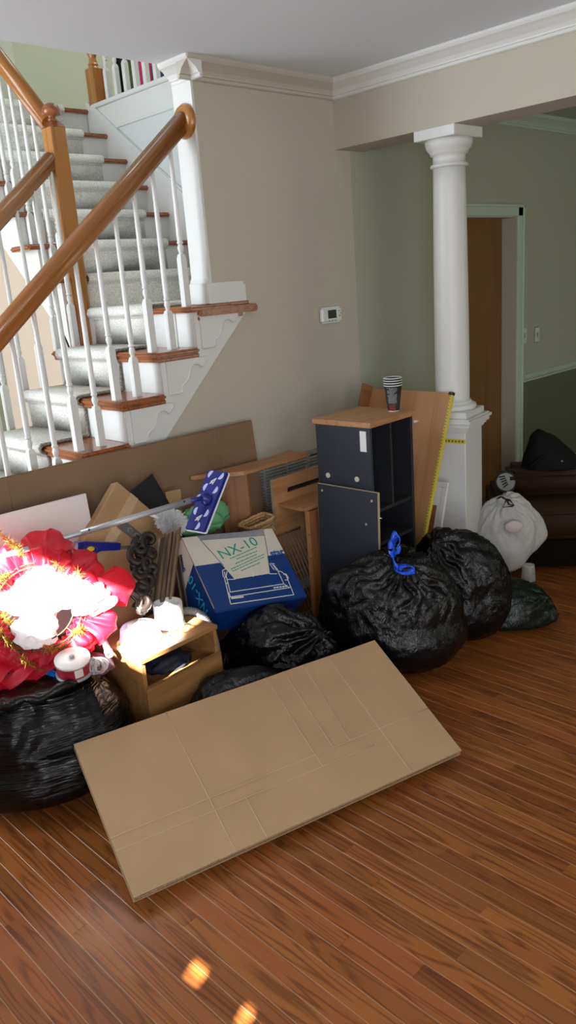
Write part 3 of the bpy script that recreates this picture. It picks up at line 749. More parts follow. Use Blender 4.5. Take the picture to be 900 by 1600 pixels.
# ================================================================== FLAT CARTONS AND BOARDS
def corrugated(name, label, mtx, w, h, t, m, creases, group=None, layers=2):
    """flattened carton: sheets with creases and open corrugated edges. local x = width, y = height, z = thickness"""
    r = thing(name, label, 'box', mtx, group)
    tl = t/layers
    for k in range(layers):
        bm = NB(); d = (k % 2)*.004
        # sheet split at its creases, each panel slightly bowed
        nx, ny = 24, 12
        def hgt(x, y, top): return tl*(k+1)*top + (1-top)*tl*k + (.0 if not top or k < layers-1 else .0022*noise.noise(Vector((x*5+w, y*5, k))))
        tops = [[bm.verts.new((d + (w-2*d)*i/nx, d + (h-2*d)*j/ny, hgt(w*i/nx, h*j/ny, 1) - .0006)) for i in range(nx+1)] for j in range(ny+1)]
        bots = [[bm.verts.new((d + (w-2*d)*i/nx, d + (h-2*d)*j/ny, tl*k)) for i in range(nx+1)] for j in range(ny+1)]
        for j in range(ny):
            for i in range(nx):
                bm.faces.new((tops[j][i], tops[j][i+1], tops[j+1][i+1], tops[j+1][i])); bm.faces.new((bots[j][i], bots[j+1][i], bots[j+1][i+1], bots[j][i+1]))
        for i in range(nx):
            bm.faces.new((tops[0][i], bots[0][i], bots[0][i+1], tops[0][i+1])); bm.faces.new((tops[ny][i], tops[ny][i+1], bots[ny][i+1], bots[ny][i]))
        for j in range(ny):
            bm.faces.new((tops[j][0], tops[j+1][0], bots[j+1][0], bots[j][0])); bm.faces.new((tops[j][nx], bots[j][nx], bots[j+1][nx], tops[j+1][nx]))
        obj('sheet', bm, m, r)
    # crease ridges
    for (x0_, y0_, x1_, y1_) in creases:
        bm = NB(); a = Vector((x0_, y0_, t+.0004)); b = Vector((x1_, y1_, t+.0004)); n = 14
        tube(bm, [a.lerp(b, i/n) + Vector((.0012*noise.noise(Vector((i, x0_*9, 3))), .0012*noise.noise(Vector((i, y0_*9, 8))), 0)) for i in range(n+1)], .0018, 5); obj('crease', bm, M_cardcr if m is M_card else m, r, smooth=True)
    # exposed flutes along the cut edges
    bm = NB(); box(bm, (.004, -.0012, t*.32), (w*.985, .002, t*.45)); box(bm, (.02, -.0012, t*.62), (w*.70, .002, t*.70)); box(bm, (-.0008, .004, t*.40), (.002, h*.98, t*.55)); obj('fluted_edge', bm, M_cardedge, r)
    return r
cu = Vector((math.cos(math.radians(-15.2)), math.sin(math.radians(-15.2)), .008)); tl_ = math.radians(24.8)
cn = Vector((-cu.y, cu.x, 0)); cv = cn*math.cos(tl_) + Vector((0, 0, math.sin(tl_)))
W1, H1, T1 = 1.238, .569, .030
Mf = frame(Vector((.915, 1.73, .045)), cu, cv) @ T(0, 0, -T1)
cr = [(0, .200, 1.235, .200), (0, .155, .95, .148), (.33, 0, .33, .569), (.735, .15, .735, .569), (.81, .2, .81, .569), (.88, .2, .90, .569), (1.01, 0, 1.01, .569), (.44, 0, .44, .155)]
front = corrugated('flattened_carton', 'large flattened tan cardboard carton lying tilted in the foreground on the floor', Mf, W1, H1, T1, M_card, cr, layers=3)
for pts in ([(0.001, 0), (.03, -.004), (.2, .001), (.36, 0)],):
    bm = NB(); tube(bm, [Vector((p[0], p[1], T1-.004)) for p in pts], .003, 6); obj('torn_edge', bm, M_cardedge, front)
# tall flattened box along the wall
Mw = frame(Vector((.72, 2.905, .004)), (1, 0, 0), (0, .085, 1)) @ T(0, 0, -.024)
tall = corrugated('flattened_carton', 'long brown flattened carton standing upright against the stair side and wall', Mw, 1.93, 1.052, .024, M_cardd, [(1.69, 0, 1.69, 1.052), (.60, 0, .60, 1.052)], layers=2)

def panel(name, label, cat, mtx, w, h, t, m, edge=None, bev=.001, group=None):
    r = thing(name, label, cat, mtx, group)
    bm = NB(); box(bm, (0, 0, 0), (w, h, t), bev); obj('board', bm, m, r)
    if edge:
        bm = NB(); box(bm, (-.0006, -.0006, .001), (w+.0006, 0, t-.001)); box(bm, (-.0006, h, .001), (w+.0006, h+.0008, t-.001)); box(bm, (-.0008, 0, .001), (0, h, t-.001)); box(bm, (w, 0, .001), (w+.0008, h, t-.001)); obj('edge', bm, edge, r)
    return r
# white shelf board leaning at the far left
panel('shelf_board', 'white melamine shelf board leaning on the long carton behind the red wreath', 'board', frame((.80, 2.80, .42), (1, 0, -.01), (0, .10, 1)) @ T(0, 0, 0), .765, .535, .016, M_whiteboard)
# kraft box, standing on one corner
kn = Vector((.10, -.95, .30)).normalized()
ku = Vector((.60, 0, -.80)); ku = (ku - kn*ku.dot(kn)).normalized(); kv = kn.cross(ku)
apex = P(183, 752, 'y', 2.84)
KW, KH = .56, .40
Mk = frame(apex, -kv, ku)      # x runs down-left, y runs down-right
kb = thing('kraft_box', 'flat kraft cardboard box tilted on its corner with clear tape, behind the mop pole', 'box', Mk)
sgn = 1 if (Mk.to_3x3() @ Vector((0, 0, 1))).dot(kn) > 0 else -1
zlo, zhi = (-.05, 0) if sgn > 0 else (0, .05)
bm = NB(); box(bm, (0, 0, zlo), (KW, KH, zhi), .003); obj('carton_body', bm, M_kraft, kb)
zt = zhi if sgn > 0 else zlo
bm = NB(); box(bm, (.0, KH*.20, zt-.0004*(sgn < 0)), (KW, KH*.20+.045, zt+.0006*sgn), 0); o = obj('packing_tape', bm, mat('clear_packing_tape', (.50, .33, .18), .18, .6), kb); o['label'] = 'strip of shiny clear packing tape'
# black board behind it
panel('foam_board', 'black board tilted behind the kraft box', 'board', frame(P(237, 740, 'y', 2.89), (.42, 0, -.9), (-.9, .03, -.42)) @ T(0, 0, -.006), .36, .42, .008, M_black)
panel('hang_tag', 'small tan cardboard tag sticking up behind the white duster', 'tag', frame(P(262, 812, 'y', 2.90), (1, 0, -.06), (0, .03, 1)), .085, .13, .004, M_kraft)
# engraved grey strip across the kraft box
def PK(px, py, off=0):
    d = RC @ Vector(((px - 450)/F, -(py - 800)/F, -1)); o = Vector((0, 0, H)); a = apex + kn*off
    return o + d*((a - o).dot(kn)/d.dot(kn))
rs0, rs1 = PK(186, 816, .003), PK(243, 862, .003)
rs = thing('metal_strip', 'dark grey embossed metal strip lying on the kraft box', 'strip', frame(rs0, rs1-rs0, kn.cross(rs1-rs0)))
bm = NB(); box(bm, (0, -.022, 0), (.21, .022, .005), .002); obj('bar', bm, mat('dark_grey_metal', (.13, .125, .12), .45, .5, .3), rs)
for i in range(4):
    bm = NB(); tube(bm, [Vector((.06+.038*i + .011*math.cos(a), .011*math.sin(a), .0055)) for a in np.linspace(0, 2*PI*(.7 if i in (0, 2) else 1), 14)], .0016, 5, cap=True); obj('embossed_ring', bm, mat('worn_grey_metal', (.32, .31, .30), .4), rs, smooth=True)

# tilted wide board with yellow tape on its edge, leaning on the pedestal
bt = Vector((3.475, 2.345, 1.098)); bb = Vector((3.048, 2.345, .006)); blen = (bt-bb).length
Mb = frame(bb, (0, 1, 0), bt-bb)    # x = +Y (towards the wall), y = up the slope, z = normal
bd = thing('leaning_board', 'wide beech laminate board leaning on the column pedestal, yellow tape down its edge', 'board', Mb)
nsgn = 1 if (Mb.to_3x3() @ Vector((0, 0, 1))).x < 0 else -1
za, zb_ = (-.018, 0) if nsgn > 0 else (0, .018)
bm = NB(); box(bm, (0, 0, za), (.535, blen, zb_), .001); obj('board', bm, M_lamy, bd)
bm = NB(); box(bm, (.535, 0, -.004 if nsgn > 0 else -.075), (.553, blen+.012, .075 if nsgn > 0 else .004), .001); o = obj('side_panel', bm, M_lamd, bd)
bm = NB(); box(bm, (-.003, 0, za-.001), (0, blen, zb_+.002)); box(bm, (0, 0, zb_ if nsgn > 0 else za-.0006), (.009, blen, zb_+.0006 if nsgn > 0 else za)); tpe = obj('edging_tape', bm, M_tape, bd)
bm = NB(); zz = zb_+.0005 if nsgn > 0 else za-.0011
for i in range(70): box(bm, (.002, .01 + i*.0168, zz), (.007, .016 + i*.0168, zz+.0006))
o = obj('tape_ticks', bm, M_tapedark, tpe); o['kind'] = 'stuff'
bm = NB(); box(bm, (-.004, blen-.012, za-.001), (.02, blen+.004, zb_+.003)); obj('corner_guard', bm, M_black, bd)
# picture frame tucked behind it
pf = thing('picture_frame', 'white framed picture half hidden between the leaning board and the pedestal', 'picture frame', frame((3.20, 2.37, .006), (0, 1, 0), (.205, 0, .66)))
fz = (pf.matrix_world.to_3x3() @ Vector((0, 0, 1))).x
k = 1 if fz < 0 else -1
bm = NB()
for a, b in (((-.05, 0), (.42, .03)), ((-.05, .63), (.42, .66)), ((-.05, .03), (-.02, .63)), ((.39, .03), (.42, .63))): box(bm, (*a, -.008), (*b, .008), .003)
obj('frame', bm, M_trim, pf)
bm = NB(); box(bm, (-.02, .03, -.003), (.39, .63, .001)); obj('mat_board', bm, M_whitep, pf)
bm = NB(); box(bm, (.0, .05, -.005), (.36, .53, .003)); obj('picture', bm, M_lamd, pf)

# ================================================================== DARK CABINET, PANEL AND CUPS
cab = thing('bookcase', 'tall charcoal bookcase with a beech top and open shelves on its right', 'bookcase', T(2.70, 2.265, 0) @ RZ(2.5))
CWX, CWY, CH = .340, .322, 1.058
bm = NB(); box(bm, (-.012, -.016, CH), (CWX+.012, CWY+.012, CH+.024), .003, 2); obj('top', bm, M_lamx, cab)
bm = NB(); box(bm, (0, 0, 0), (.017, CWY, CH), .001); csp = obj('side_panel', bm, M_navy, cab)
bm = NB(); box(bm, (CWX-.017, 0, 0), (CWX, CWY, CH), .001); obj('side_panel', bm, M_blackin, cab)
bm = NB(); box(bm, (.017, CWY-.008, 0), (CWX-.017, CWY, CH)); obj('back_panel', bm, M_blackin, cab)
bm = NB(); box(bm, (.165, .008, .66), (.180, CWY-.01, CH)); obj('divider', bm, M_blackin, cab)
for z in (.02, .30, .48, .645):
    bm = NB(); box(bm, (.017, .004, z), (CWX-.017, CWY-.01, z+.016)); obj('shelf', bm, M_blackin, cab)
bm = NB(); box(bm, (-.003, .020, .945), (0, .056, 1.04), .001); o = obj('hook_plate', bm, M_whitep, csp); o['label'] = 'small white plastic bracket plate'
for y in (.085, .26):
    bm = NB(); lathe(bm, [(.013, 0), (.013, .003), (.009, .0045), (.001, .003)], 16, T(0, y, .81) @ Matrix.Rotation(-PI/2, 4, 'Y')); obj('cam_cover', bm, M_boxcream, csp, smooth=True)
dp = panel('cabinet_panel', 'loose charcoal panel standing on edge in front of the bookcase', 'board', frame((2.615, 2.545, .004), (0, -1, .004), (.045, 0, 1)) @ T(0, 0, 0), .368, .775, .016, M_navy, M_chip)
bpy.context.view_layer.update()
ds = 1 if (dp.matrix_world.to_3x3() @ Vector((0, 0, 1))).x < 0 else -1
for x, y in ((.03, .745), (.335, .735), (.30, .62)):
    bm = NB(); lathe(bm, [(.006, 0), (.006, .0014), (.002, .002)], 12, T(x, y, .016) if ds > 0 else T(x, y, 0) @ Matrix.Rotation(PI, 4, 'X')); obj('screw_hole', bm, M_chip, dp.children[0])
for y in (.25, .66):
    bm = NB(); tube(bm, [(.368, y, .008), (.385, y, .008)], .003, 8); obj('dowel_pin', bm, M_steel, dp)
# stack of four paper cups
cpos = Vector((2.70, 2.265, CH+.0245)) + Vector((.292, .088, 0))
def cup(i):
    z = .0115*i
    c_ = thing('paper_cup', ['black printed paper cup at the bottom of the stack on the bookcase', 'second paper cup up in the stack on the bookcase', 'third paper cup up in the stack on the bookcase', 'topmost paper cup of the stack on the bookcase, its white inside showing'][i], 'cup', T(cpos.x, cpos.y, cpos.z + z), 'stacked paper cups')
    bm = NB(); lathe(bm, [(.0275, 0), (.0285, .004), (.0425, .122), (.0405, .122), (.0265, .006)], 32, cap=False); obj('wall', bm, M_cupblk, c_, smooth=True)
    bm = NB(); lathe(bm, [(.0265, .005), (.0266, .007)], 32); obj('bottom', bm, M_whitep, c_)
    bm = NB(); tube(bm, [Vector((.0425*math.cos(a), .0425*math.sin(a), .1235)) for a in np.linspace(0, 2*PI, 33)[:-1]], .0024, 8, closed=True); obj('rolled_rim', bm, M_whitep, c_, smooth=True)
    bm = NB(); lathe(bm, [(.0278, .0005), (.0289, .0045), (.0276, .0045)], 32, cap=False); obj('foot_band', bm, M_whitep, c_)
    return c_
cups = [cup(i) for i in range(4)]
def wrap_strip(a0, a1, z0, z1, off=.0005):
    bm = NB(); n = 8; R = lambda z: .0285 + (.0425-.0285)*(z-.004)/.118 + off
    A = [bm.verts.new((R(z0)*math.cos(a0+(a1-a0)*i/n), R(z0)*math.sin(a0+(a1-a0)*i/n), z0)) for i in range(n+1)]; B = [bm.verts.new((R(z1)*math.cos(a0+(a1-a0)*i/n), R(z1)*math.sin(a0+(a1-a0)*i/n), z1)) for i in range(n+1)]
    for i in range(n): bm.faces.new((A[i], A[i+1], B[i+1], B[i]))
    return bm
ca = math.atan2(-cpos.y, -cpos.x)
rc_ = random.Random(5)
ink = NB()
for i in range(13):
    z = .112 - i*.0058
    a = ca - .75
    while a < ca + .45:
        L = rc_.uniform(.08, .28)
        if rc_.random() > .12:
            b_ = wrap_strip(a, min(a+L, ca+.5), z, z+.0026); me = bpy.data.meshes.new('t'); b_.to_mesh(me); b_.free(); ink.from_mesh(me); bpy.data.meshes.remove(me)
        a += L + .04
o = obj('printed_lines', ink, mat('cup_grey_print', (.35, .35, .36), .5), cups[0]); o['kind'] = 'stuff'
obj('red_band', wrap_strip(ca-.75, ca+.35, .009, .017), M_cupred, cups[0]); obj('red_band', wrap_strip(ca-.75, ca+.1, .017, .034, .0004), mat('cup_dark_red', (.14, .02, .02), .5), cups[0])
bm = NB(); am = ca-.42
bm = wrap_strip(am-.15, am+.15, .018, .027, .0009); obj('logo_spot', bm, M_cupred, cups[0])

# ================================================================== DESK AND HUTCH BEHIND
DZT = .862
dq = [P(x, y, 'z', DZT) for x, y in ((298, 744), (381, 736.5), (484, 707), (452, 703.5), (400, 720), (330, 737))]
desk = thing('desk', 'low beech desk with a long thin top pushed along the wall over the vent', 'desk', T(2.45, 2.82, 0))
di = desk.matrix_world.inverted()
bm = NB(); prism(bm, [(p.x, p.y) for p in dq], DZT-.019, DZT, ('x', 'y', 'z')); obj('top', bm, M_lamx, desk, di.copy())
pa, pb_ = P(343, 742, 'z', DZT-.019), P(385, 738, 'z', DZT-.019); pn = Vector((pb_.y-pa.y, pa.x-pb_.x, 0)).normalized()*.017
if pn.y < 0: pn = -pn
bm = NB(); prism(bm, [(pa.x, pa.y), (pb_.x, pb_.y), (pb_.x+pn.x, pb_.y+pn.y), (pa.x+pn.x, pa.y+pn.y)], 0, DZT-.0195, ('x', 'y', 'z')); obj('front_panel', bm, M_lamd, desk, di.copy())
pe_ = pb_ + Vector((.012, .075, 0)); bm = NB(); prism(bm, [(pb_.x, pb_.y+.002), (pb_.x+.016, pb_.y+.002), (pe_.x+.016, pe_.y), (pe_.x, pe_.y)], 0, DZT-.0195, ('x', 'y', 'z')); obj('side_panel', bm, M_lamd, desk, di.copy())
hut = thing('hutch', 'small beech hutch with a slotted back panel between desk and bookcase', 'shelf', T(2.60, 2.80, 0))
hi = hut.matrix_world.inverted()
hb = NB(); x0h, x1h, yb_ = 2.575, 3.02, 2.80
for a, b in (((x0h, yb_, .20), (x1h, yb_+.016, .69)), ((x0h, yb_, .715), (x1h, yb_+.016, .775)), ((x0h, yb_, .69), (x0h+.10, yb_+.016, .715)), ((x1h-.1, yb_, .69), (x1h, yb_+.016, .715))): box(hb, a, b)
obj('back_panel', hb, M_lamx, hut, hi.copy())
bm = NB(); box(bm, (x0h-.001, yb_-.001, .2), (x0h, yb_+.017, .776)); box(bm, (x0h, yb_, .775), (x1h, yb_+.016, .7765)); obj('edge_band', bm, M_chip, hut, hi.copy())
bm = NB(); box(bm, (x0h+.065, yb_+.014, .69), (x1h-.1, yb_+.0165, .715)); o = obj('cable_slot', bm, M_black, hut, hi.copy())
bm = NB(); box(bm, (2.60, 2.612, .634), (x1h, yb_, .650), .001); obj('shelf', bm, M_lamx, hut, hi.copy())
bm = NB(); box(bm, (2.60, 2.612, .06), (2.616, 2.60, .634)); obj('front_edge', bm, M_lam, hut, hi.copy(), False); bm = NB(); box(bm, (2.616, 2.588, .06), (x1h, 2.60, .634)); obj('front_panel', bm, M_lamd, hut, hi.copy())  # browner front panel: shading of the beech put into its colour
bm = NB(); box(bm, (2.90, 2.60, .06), (2.916, yb_, .634)); obj('partition', bm, M_lamd, hut, hi.copy())
for z in (.52, .40):
    bm = NB(); tube(bm, [(2.596, 2.592, z), (2.602, 2.592, z)], .004, 8); obj('screw', bm, M_steel, hut, hi.copy())
bm = NB(); tube(bm, [(2.83, yb_+.008, .775), (2.83, yb_+.008, .795)], .003, 6); obj('dowel_pin', bm, M_chip, hut, hi.copy())
# wire shelf rack
rk = thing('wire_rack', 'brown coated wire shelf rack leaning behind the printer box', 'rack', frame((2.44, 2.60, .12), (.93, .05, .02), (.10, .25, .55)))
for k in range(3):
    bm = NB(); tube(bm, [(0, .2*k, 0), (.30, .2*k, 0)], .0035, 8); obj('crossbar', bm, M_rack, rk, smooth=True)
for k in range(13):
    bm = NB(); tube(bm, [(.012+.023*k, 0, .003), (.012+.023*k, .40, .003)], .002, 6); obj('wire', bm, M_rack, rk, smooth=True)

# ================================================================== PRINTER BOX
def homog(src, dst):
    A = []; 
    for (x, y), (u, v) in zip(src, dst):
        A.append([x, y, 1, 0, 0, 0, -u*x, -u*y]); A.append([0, 0, 0, x, y, 1, -v*x, -v*y])
    b = np.array([c for p in dst for c in p]); h = np.linalg.solve(np.array(A, float), b); return np.append(h, 1).reshape(3, 3)
PBW, PBD, PBT = .480, .384, .175
Mp = Matrix.Translation((1.812, 2.374, .449)) @ rot_euler(40.8, 9.1, -7.5)
pb = thing('printer_box', 'blue and cream printer carton with a line drawing, tilted on the pile', 'box', Mp)
bm = NB(); box(bm, (0, 0, -PBT), (PBW, PBD, 0), .004, 2); pbc = obj('carton', bm, M_boxblue, pb)
HM = homog([(50, 240), (608, 172), (822, 600), (265, 690)], [(0, PBD), (PBW, PBD), (PBW, 0), (0, 0)])
def uv(x, y):
    p = HM @ np.array([x, y, 1.0]); return Vector((p[0]/p[2], p[1]/p[2], 0))
def flat_poly(bm, pts, z):
    f = bm.faces.new([bm.verts.new((p[0], p[1], z)) for p in pts]); 
    if f.normal.z < 0: f.normal_flip()
    bmesh.ops.triangulate(bm, faces=[f]); return bm
def flat_line(bm, pts, w, z, close=False):
    pts = [Vector((p[0], p[1])) for p in pts]
    if close: pts.append(pts[0])
    for a, b in zip(pts, pts[1:]):
        t = (b-a).normalized(); n = Vector((-t.y, t.x))*w/2; e = t*w*.4
        bm.faces.new([bm.verts.new((q.x, q.y, z)) for q in (a-e-n, b+e-n, b+e+n, a-e+n)])
    return bm
vb = lambda u: .232 + .006*(u/PBW)     # height of the blue / cream border
bm = NB(); flat_poly(bm, [(.001, vb(0)), (PBW-.001, vb(PBW)), (PBW-.001, PBD-.001), (.001, PBD-.001)], .0006); obj('printed_field', bm, M_boxcream, pbc)
bm = NB(); flat_poly(bm, [uv(*p) for p in ((165, 255), (560, 220), (590, 460), (375, 495))], .0010); obj('printed_paper', bm, M_boxcream, pbc)
bm = NB()
for k in range(5):
    t = k/4; a = (140+25*t, 227+27*t); b = (555+4*t, 186+33*t); flat_line(bm, [uv(*a), uv(*b)], .0035, .0014)
flat_line(bm, [uv(165, 255), uv(305, 410)], .003, .0014); flat_line(bm, [uv(560, 220), uv(583, 372)], .003, .0014); obj('printed_lines', bm, M_ink_navy, pbc)
def fr2(c, ang, z=.0016): return T(c.x, c.y, z) @ RZ(ang)
e0, e1 = uv(300, 352), uv(497, 270); ang = math.degrees(math.atan2(e1.y-e0.y, e1.x-e0.x))
text_obj('lettering', 'NX-10', .068, M_ink_teal, pbc, fr2(uv(396, 303), ang) @ Matrix.Diagonal((1.22, 1, 1, 1)))
bm = NB(); rt = random.Random(2)
for k, (a, b) in enumerate((((345, 370), (507, 297)), ((385, 372), (510, 322)), ((380, 400), (508, 342)), ((352, 434), (555, 340)), ((362, 446), (556, 358)), ((415, 443), (530, 393)))):
    p, q = uv(*a), uv(*b); L = (q-p).length; s = 0
    flat_line(bm, [p + (q-p)*(.001/L), p + (q-p)*(.006/L)], .005, .0014)
    s = .012
    while s < L:
        w = rt.uniform(.008, .024); flat_line(bm, [p + (q-p)*(s/L), p + (q-p)*(min(s+w, L)/L)], .0042, .0014); s += w+.006
o = obj('small_print', bm, M_ink_teal, pbc); o['kind'] = 'stuff'
text_obj('lettering', 'star', .050, M_ink_navy, pbc, fr2(uv(636, 330), 2), bold=.0016)
text_obj('lettering', 'star', .048, mat('ink_blue', (.02, .10, .42), .5), pbc, fr2(uv(634, 329), 2, .002), bold=.0002)
bm = NB(); flat_line(bm, [uv(605, 362), uv(672, 361)], .004, .0014); obj('printed_lines', bm, M_ink_navy, pbc)
bm = NB()
WL = [[(312, 484), (352, 642), (735, 590), (690, 470)], [(312, 484), (325, 482), (348, 572), (676, 524), (640, 446), (660, 448), (690, 470)], [(345, 602), (720, 545)], [(330, 496), (375, 495)], [(590, 462), (632, 462)],
      [(320, 432), (300, 442), (306, 480)], [(312, 450), (318, 478)], [(328, 448), (322, 484)], [(590, 400), (615, 436)], [(605, 398), (632, 440)], [(618, 410), (645, 446)], [(596, 398), (618, 400)],
      [(676, 466), (690, 462), (704, 485), (698, 500), (684, 500)], [(484, 452), (488, 478)], [(340, 575), (350, 600), (345, 602)], [(676, 524), (712, 548)], [(322, 520), (335, 518)]]
for l in WL: flat_line(bm, [uv(*p) for p in l], .0040, .0012)
for k in range(5): flat_line(bm, [uv(614+18*k, 548-2.5*k), uv(622+18*k, 546-2.5*k)], .007, .0012)
flat_line(bm, [uv(358, 608), uv(425, 600)], .008, .0012); obj('printed_drawing', bm, M_ink_white, pbc)
# left side face: cream field, side lettering
ML = Matrix(((0, 0, -1, -.0006), (1, 0, 0, 0), (0, -1, 0, 0), (0, 0, 0, 1)))   # local x=depth, y=-thickness (down), facing -x
ML = frame((-.0006, 0, 0), (0, -1, 0), (0, 0, 1))
bm = NB(); flat_poly(bm, [(-PBD+.001, -PBT+.03), (-.205, -PBT+.03), (-.245, -.001), (-PBD+.001, -.001)], .0004); obj('printed_field', bm, M_boxcream, pbc, ML)
text_obj('lettering', 'star', .048, mat('ink_blue', (.02, .10, .42), .5), pbc, ML @ T(-.300, -.085, .0008) @ RZ(180), bold=.0006)
text_obj('lettering', 'NX-10', .062, M_ink_cyan, pbc, ML @ T(-.130, -.065, .0010) @ RZ(180) @ Matrix.Diagonal((1.1, 1, 1, 1)))
bm = NB(); tube(bm, [(0, PBD*(1-k/12), .0012 + .0006*math.sin(k*2)) for k in range(9)], .0011, 5); tube(bm, [(0, PBD*(.45-k/20), .0014) for k in range(9)], .0017, 5); o = obj('worn_edge', bm, M_cardcr, pbc)

# ================================================================== PLASTIC BAGS
def nz(p): return noise.noise(p)
def bag(name, label, c, rad, yaw, m, lobes=(), pole=(0, 0, 1), pleats=16, pamp=.05, pwid=.75, wr=.005, seed=1, sub=6, zmin=.003, zmax=None, clamps=(), push=None, sag=.25, group=None, cat='bag', big=.03, floor=True, stretch=1.0):
    """a filled bag: lobed ellipsoid, pleats radiating from the tied neck, creases, slumped onto what it stands on"""
    root = thing(name, label, cat, T(c[0], c[1], zmin if floor else c[2]), group)
    bm = NB(); bmesh.ops.create_icosphere(bm, subdivisions=sub, radius=1)
    R = Matrix.Rotation(math.radians(yaw), 3, 'Z'); Ri = R.transposed(); pole = Vector(pole).normalized()
    t1 = pole.orthogonal().normalized(); t2 = pole.cross(t1); so_ = Vector((seed*13.7, seed*7.1, seed*3.3))
    lob = [(Vector(d).normalized(), a, w) for d, a, w in lobes]
    C = Vector(c); base = root.matrix_world.inverted()
    for v in bm.verts:
        d = v.co.normalized()
        k = 1 + sum(a*math.exp((d.dot(l)-1)/w) for l, a, w in lob)
        # slump: the lower half is fuller than a sphere
        zf = d.z
        xy = math.sqrt(max(0, 1-zf*zf)); fac = 1
        if zf < 0: fac = 1 + sag*(1-xy)*.0 + sag*min(1, -zf*1.6)*xy
        p = Vector((d.x*rad[0]*fac, d.y*rad[1]*fac, d.z*rad[2])) * k
        # big dents
        q = d*2.1 + so_; p *= 1 + big*2*nz(q) 
        # pleats from the neck
        cz = d.dot(pole); ang = math.acos(max(-1, min(1, cz)))
        th = math.atan2(d.dot(t2), d.dot(t1)); e = math.exp(-(ang/pwid)**2)
        wob = th + .5*nz(d*3 + so_)*min(1, ang*1.2)
        pl = abs(math.sin(wob*pleats/2 + 1.4*nz(Vector((math.cos(th)*2, math.sin(th)*2, seed)))))
        n_ = d
        dis = -pamp*e*(1-pl)*min(1, ang*4)
        # creases
        a1 = nz(Vector((math.cos(th)*3.2, math.sin(th)*3.2, ang*1.3*stretch)) + so_*1.3); a2 = nz(d*7 + so_*.7 + Vector((a1, a1, a1))*.8); a3 = nz(d*17 + so_ + Vector((a2, a1, a2)))
        dis += wr*(2.2*(.35-abs(a1)) + 1.5*(.3-abs(a2)) + .75*(.3-abs(a3)))
        p += n_*dis
        w = C + R @ p
        if zmax is not None and w.z > zmax: w.z = zmax + (w.z-zmax)*.12
        zr = zmin + .03
        if w.z < zr: w.z = zmin + .03*math.exp((w.z-zr)/.06) if floor else w.z
        for axis, val, side, cond in clamps:
            if cond is None or cond(w):
                if side > 0 and w[axis] > val: w[axis] = val - .002 + .02*(1-math.exp(-(w[axis]-val)/.3))*0
                if side < 0 and w[axis] < val: w[axis] = val + .002
        if push: w = push(w)
        v.co = base @ w
    obj('bag_film', bm, m, root, smooth=True)
    return root
def neck(root, pos, dirn, m, r0=.03, h=.07, seed=1, flare=.06):
    """gathered, flared neck above the tie"""
    bm = NB(); n = 60; rings = []
    Q = Vector(dirn).normalized().to_track_quat('Z', 'Y').to_matrix()
    for j in range(10):
        t = j/9; rr = r0*(1-.45*math.sin(PI*min(1, t*1.7)*.5)*(t < .6)) + flare*max(0, t-.35)**1.3
        ring = []
        for i in range(n):
            a = 2*PI*i/n; f = 1 + (.22+.5*t)*math.sin(a*9 + seed + 2*nz(Vector((math.cos(a), math.sin(a), seed+t*2)))) * .6
            ring.append(bm.verts.new(root.matrix_world.inverted() @ (Vector(pos) + Q @ Vector((rr*f*math.cos(a), rr*f*math.sin(a), h*(t-.15) + .018*t*nz(Vector((a*2, seed, t))))))))
        rings.append(ring)
    for A, B in zip(rings, rings[1:]):
        for i in range(n): bm.faces.new((A[i], A[(i+1) % n], B[(i+1) % n], B[i]))
    return obj('gathered_neck', bm, m, root, smooth=True)
def ribbon(bm, pts, w, tw=0, t=.0012):
    pts = [Vector(p) for p in pts]; N = len(pts); L = []
    for i, p in enumerate(pts):
        d = (pts[min(i+1, N-1)] - pts[max(i-1, 0)]).normalized(); s = d.cross(Vector((math.sin(i*tw), .35, math.cos(i*tw)))).normalized(); n = d.cross(s)
        ww = w*(.75+.35*abs(math.sin(i*1.9)))
        L.append([bm.verts.new(p + s*ww/2 + n*t), bm.verts.new(p - s*ww/2 + n*t), bm.verts.new(p - s*ww/2 - n*t), bm.verts.new(p + s*ww/2 - n*t)])
    for A, B in zip(L, L[1:]):
        for i in range(4): bm.faces.new((A[i], A[(i+1) % 4], B[(i+1) % 4], B[i]))
    bm.faces.new(L[0][::-1]); bm.faces.new(L[-1]); return bm
lat = -51.6   # yaw of the sideways axis as the pile faces the room
cP, cN = Mf.translation.copy(), Mf.to_3x3() @ Vector((0, 0, 1)); cV = Mf.to_3x3() @ Vector((0, 1, 0))
def behind_carton(w):
    d = (w - cP).dot(cN); v = (w - cP).dot(cV)
    if v < H1 + .02 and d > -.006: w = w - cN*(d + .006)
    return Vector((w.x, w.y, max(w.z, .004)))
# big bag with the blue drawstring
b1_ = bag('trash_bag', 'biggest full black trash bag, tied with a bright blue drawstring', (2.545, 2.055, .27), (.300, .205, .27), lat, M_bag,
    lobes=[((.25, -.1, 1), .14, .10), ((-.62, -.3, .55), .10, .10), ((-.85, .0, -.35), .12, .12), ((.8, -.2, .1), .05, .2), ((.25, -.7, -.7), .10, .2)],
    pole=(.18, -.35, .92), pleats=15, pamp=.045, seed=3, wr=.0055,
    clamps=[(0, 2.612, 1, lambda w: 2.125 < w.y), (1, 2.255, 1, lambda w: w.x > 2.60)])
kp = P(626, 872, 'x', 2.49)
neck(b1_, kp + Vector((.03, .05, -.035)), (.15, .1, 1), M_bag, .03, .075, 2, .03)
inv = b1_.matrix_world.inverted()
bm = NB()
Y = [P(*q, 'x', x) for q, x in (((622, 838), 2.50), ((612, 850), 2.50), ((614, 868), 2.485), ((622, 862), 2.475), ((625, 842), 2.49), ((616, 833), 2.50), ((609, 848), 2.49), ((616, 880), 2.46), ((620, 890), 2.45), ((632, 884), 2.44), ((646, 886), 2.435), ((646, 892), 2.43), ((634, 895), 2.43), ((622, 893), 2.44), ((617, 880), 2.45))]
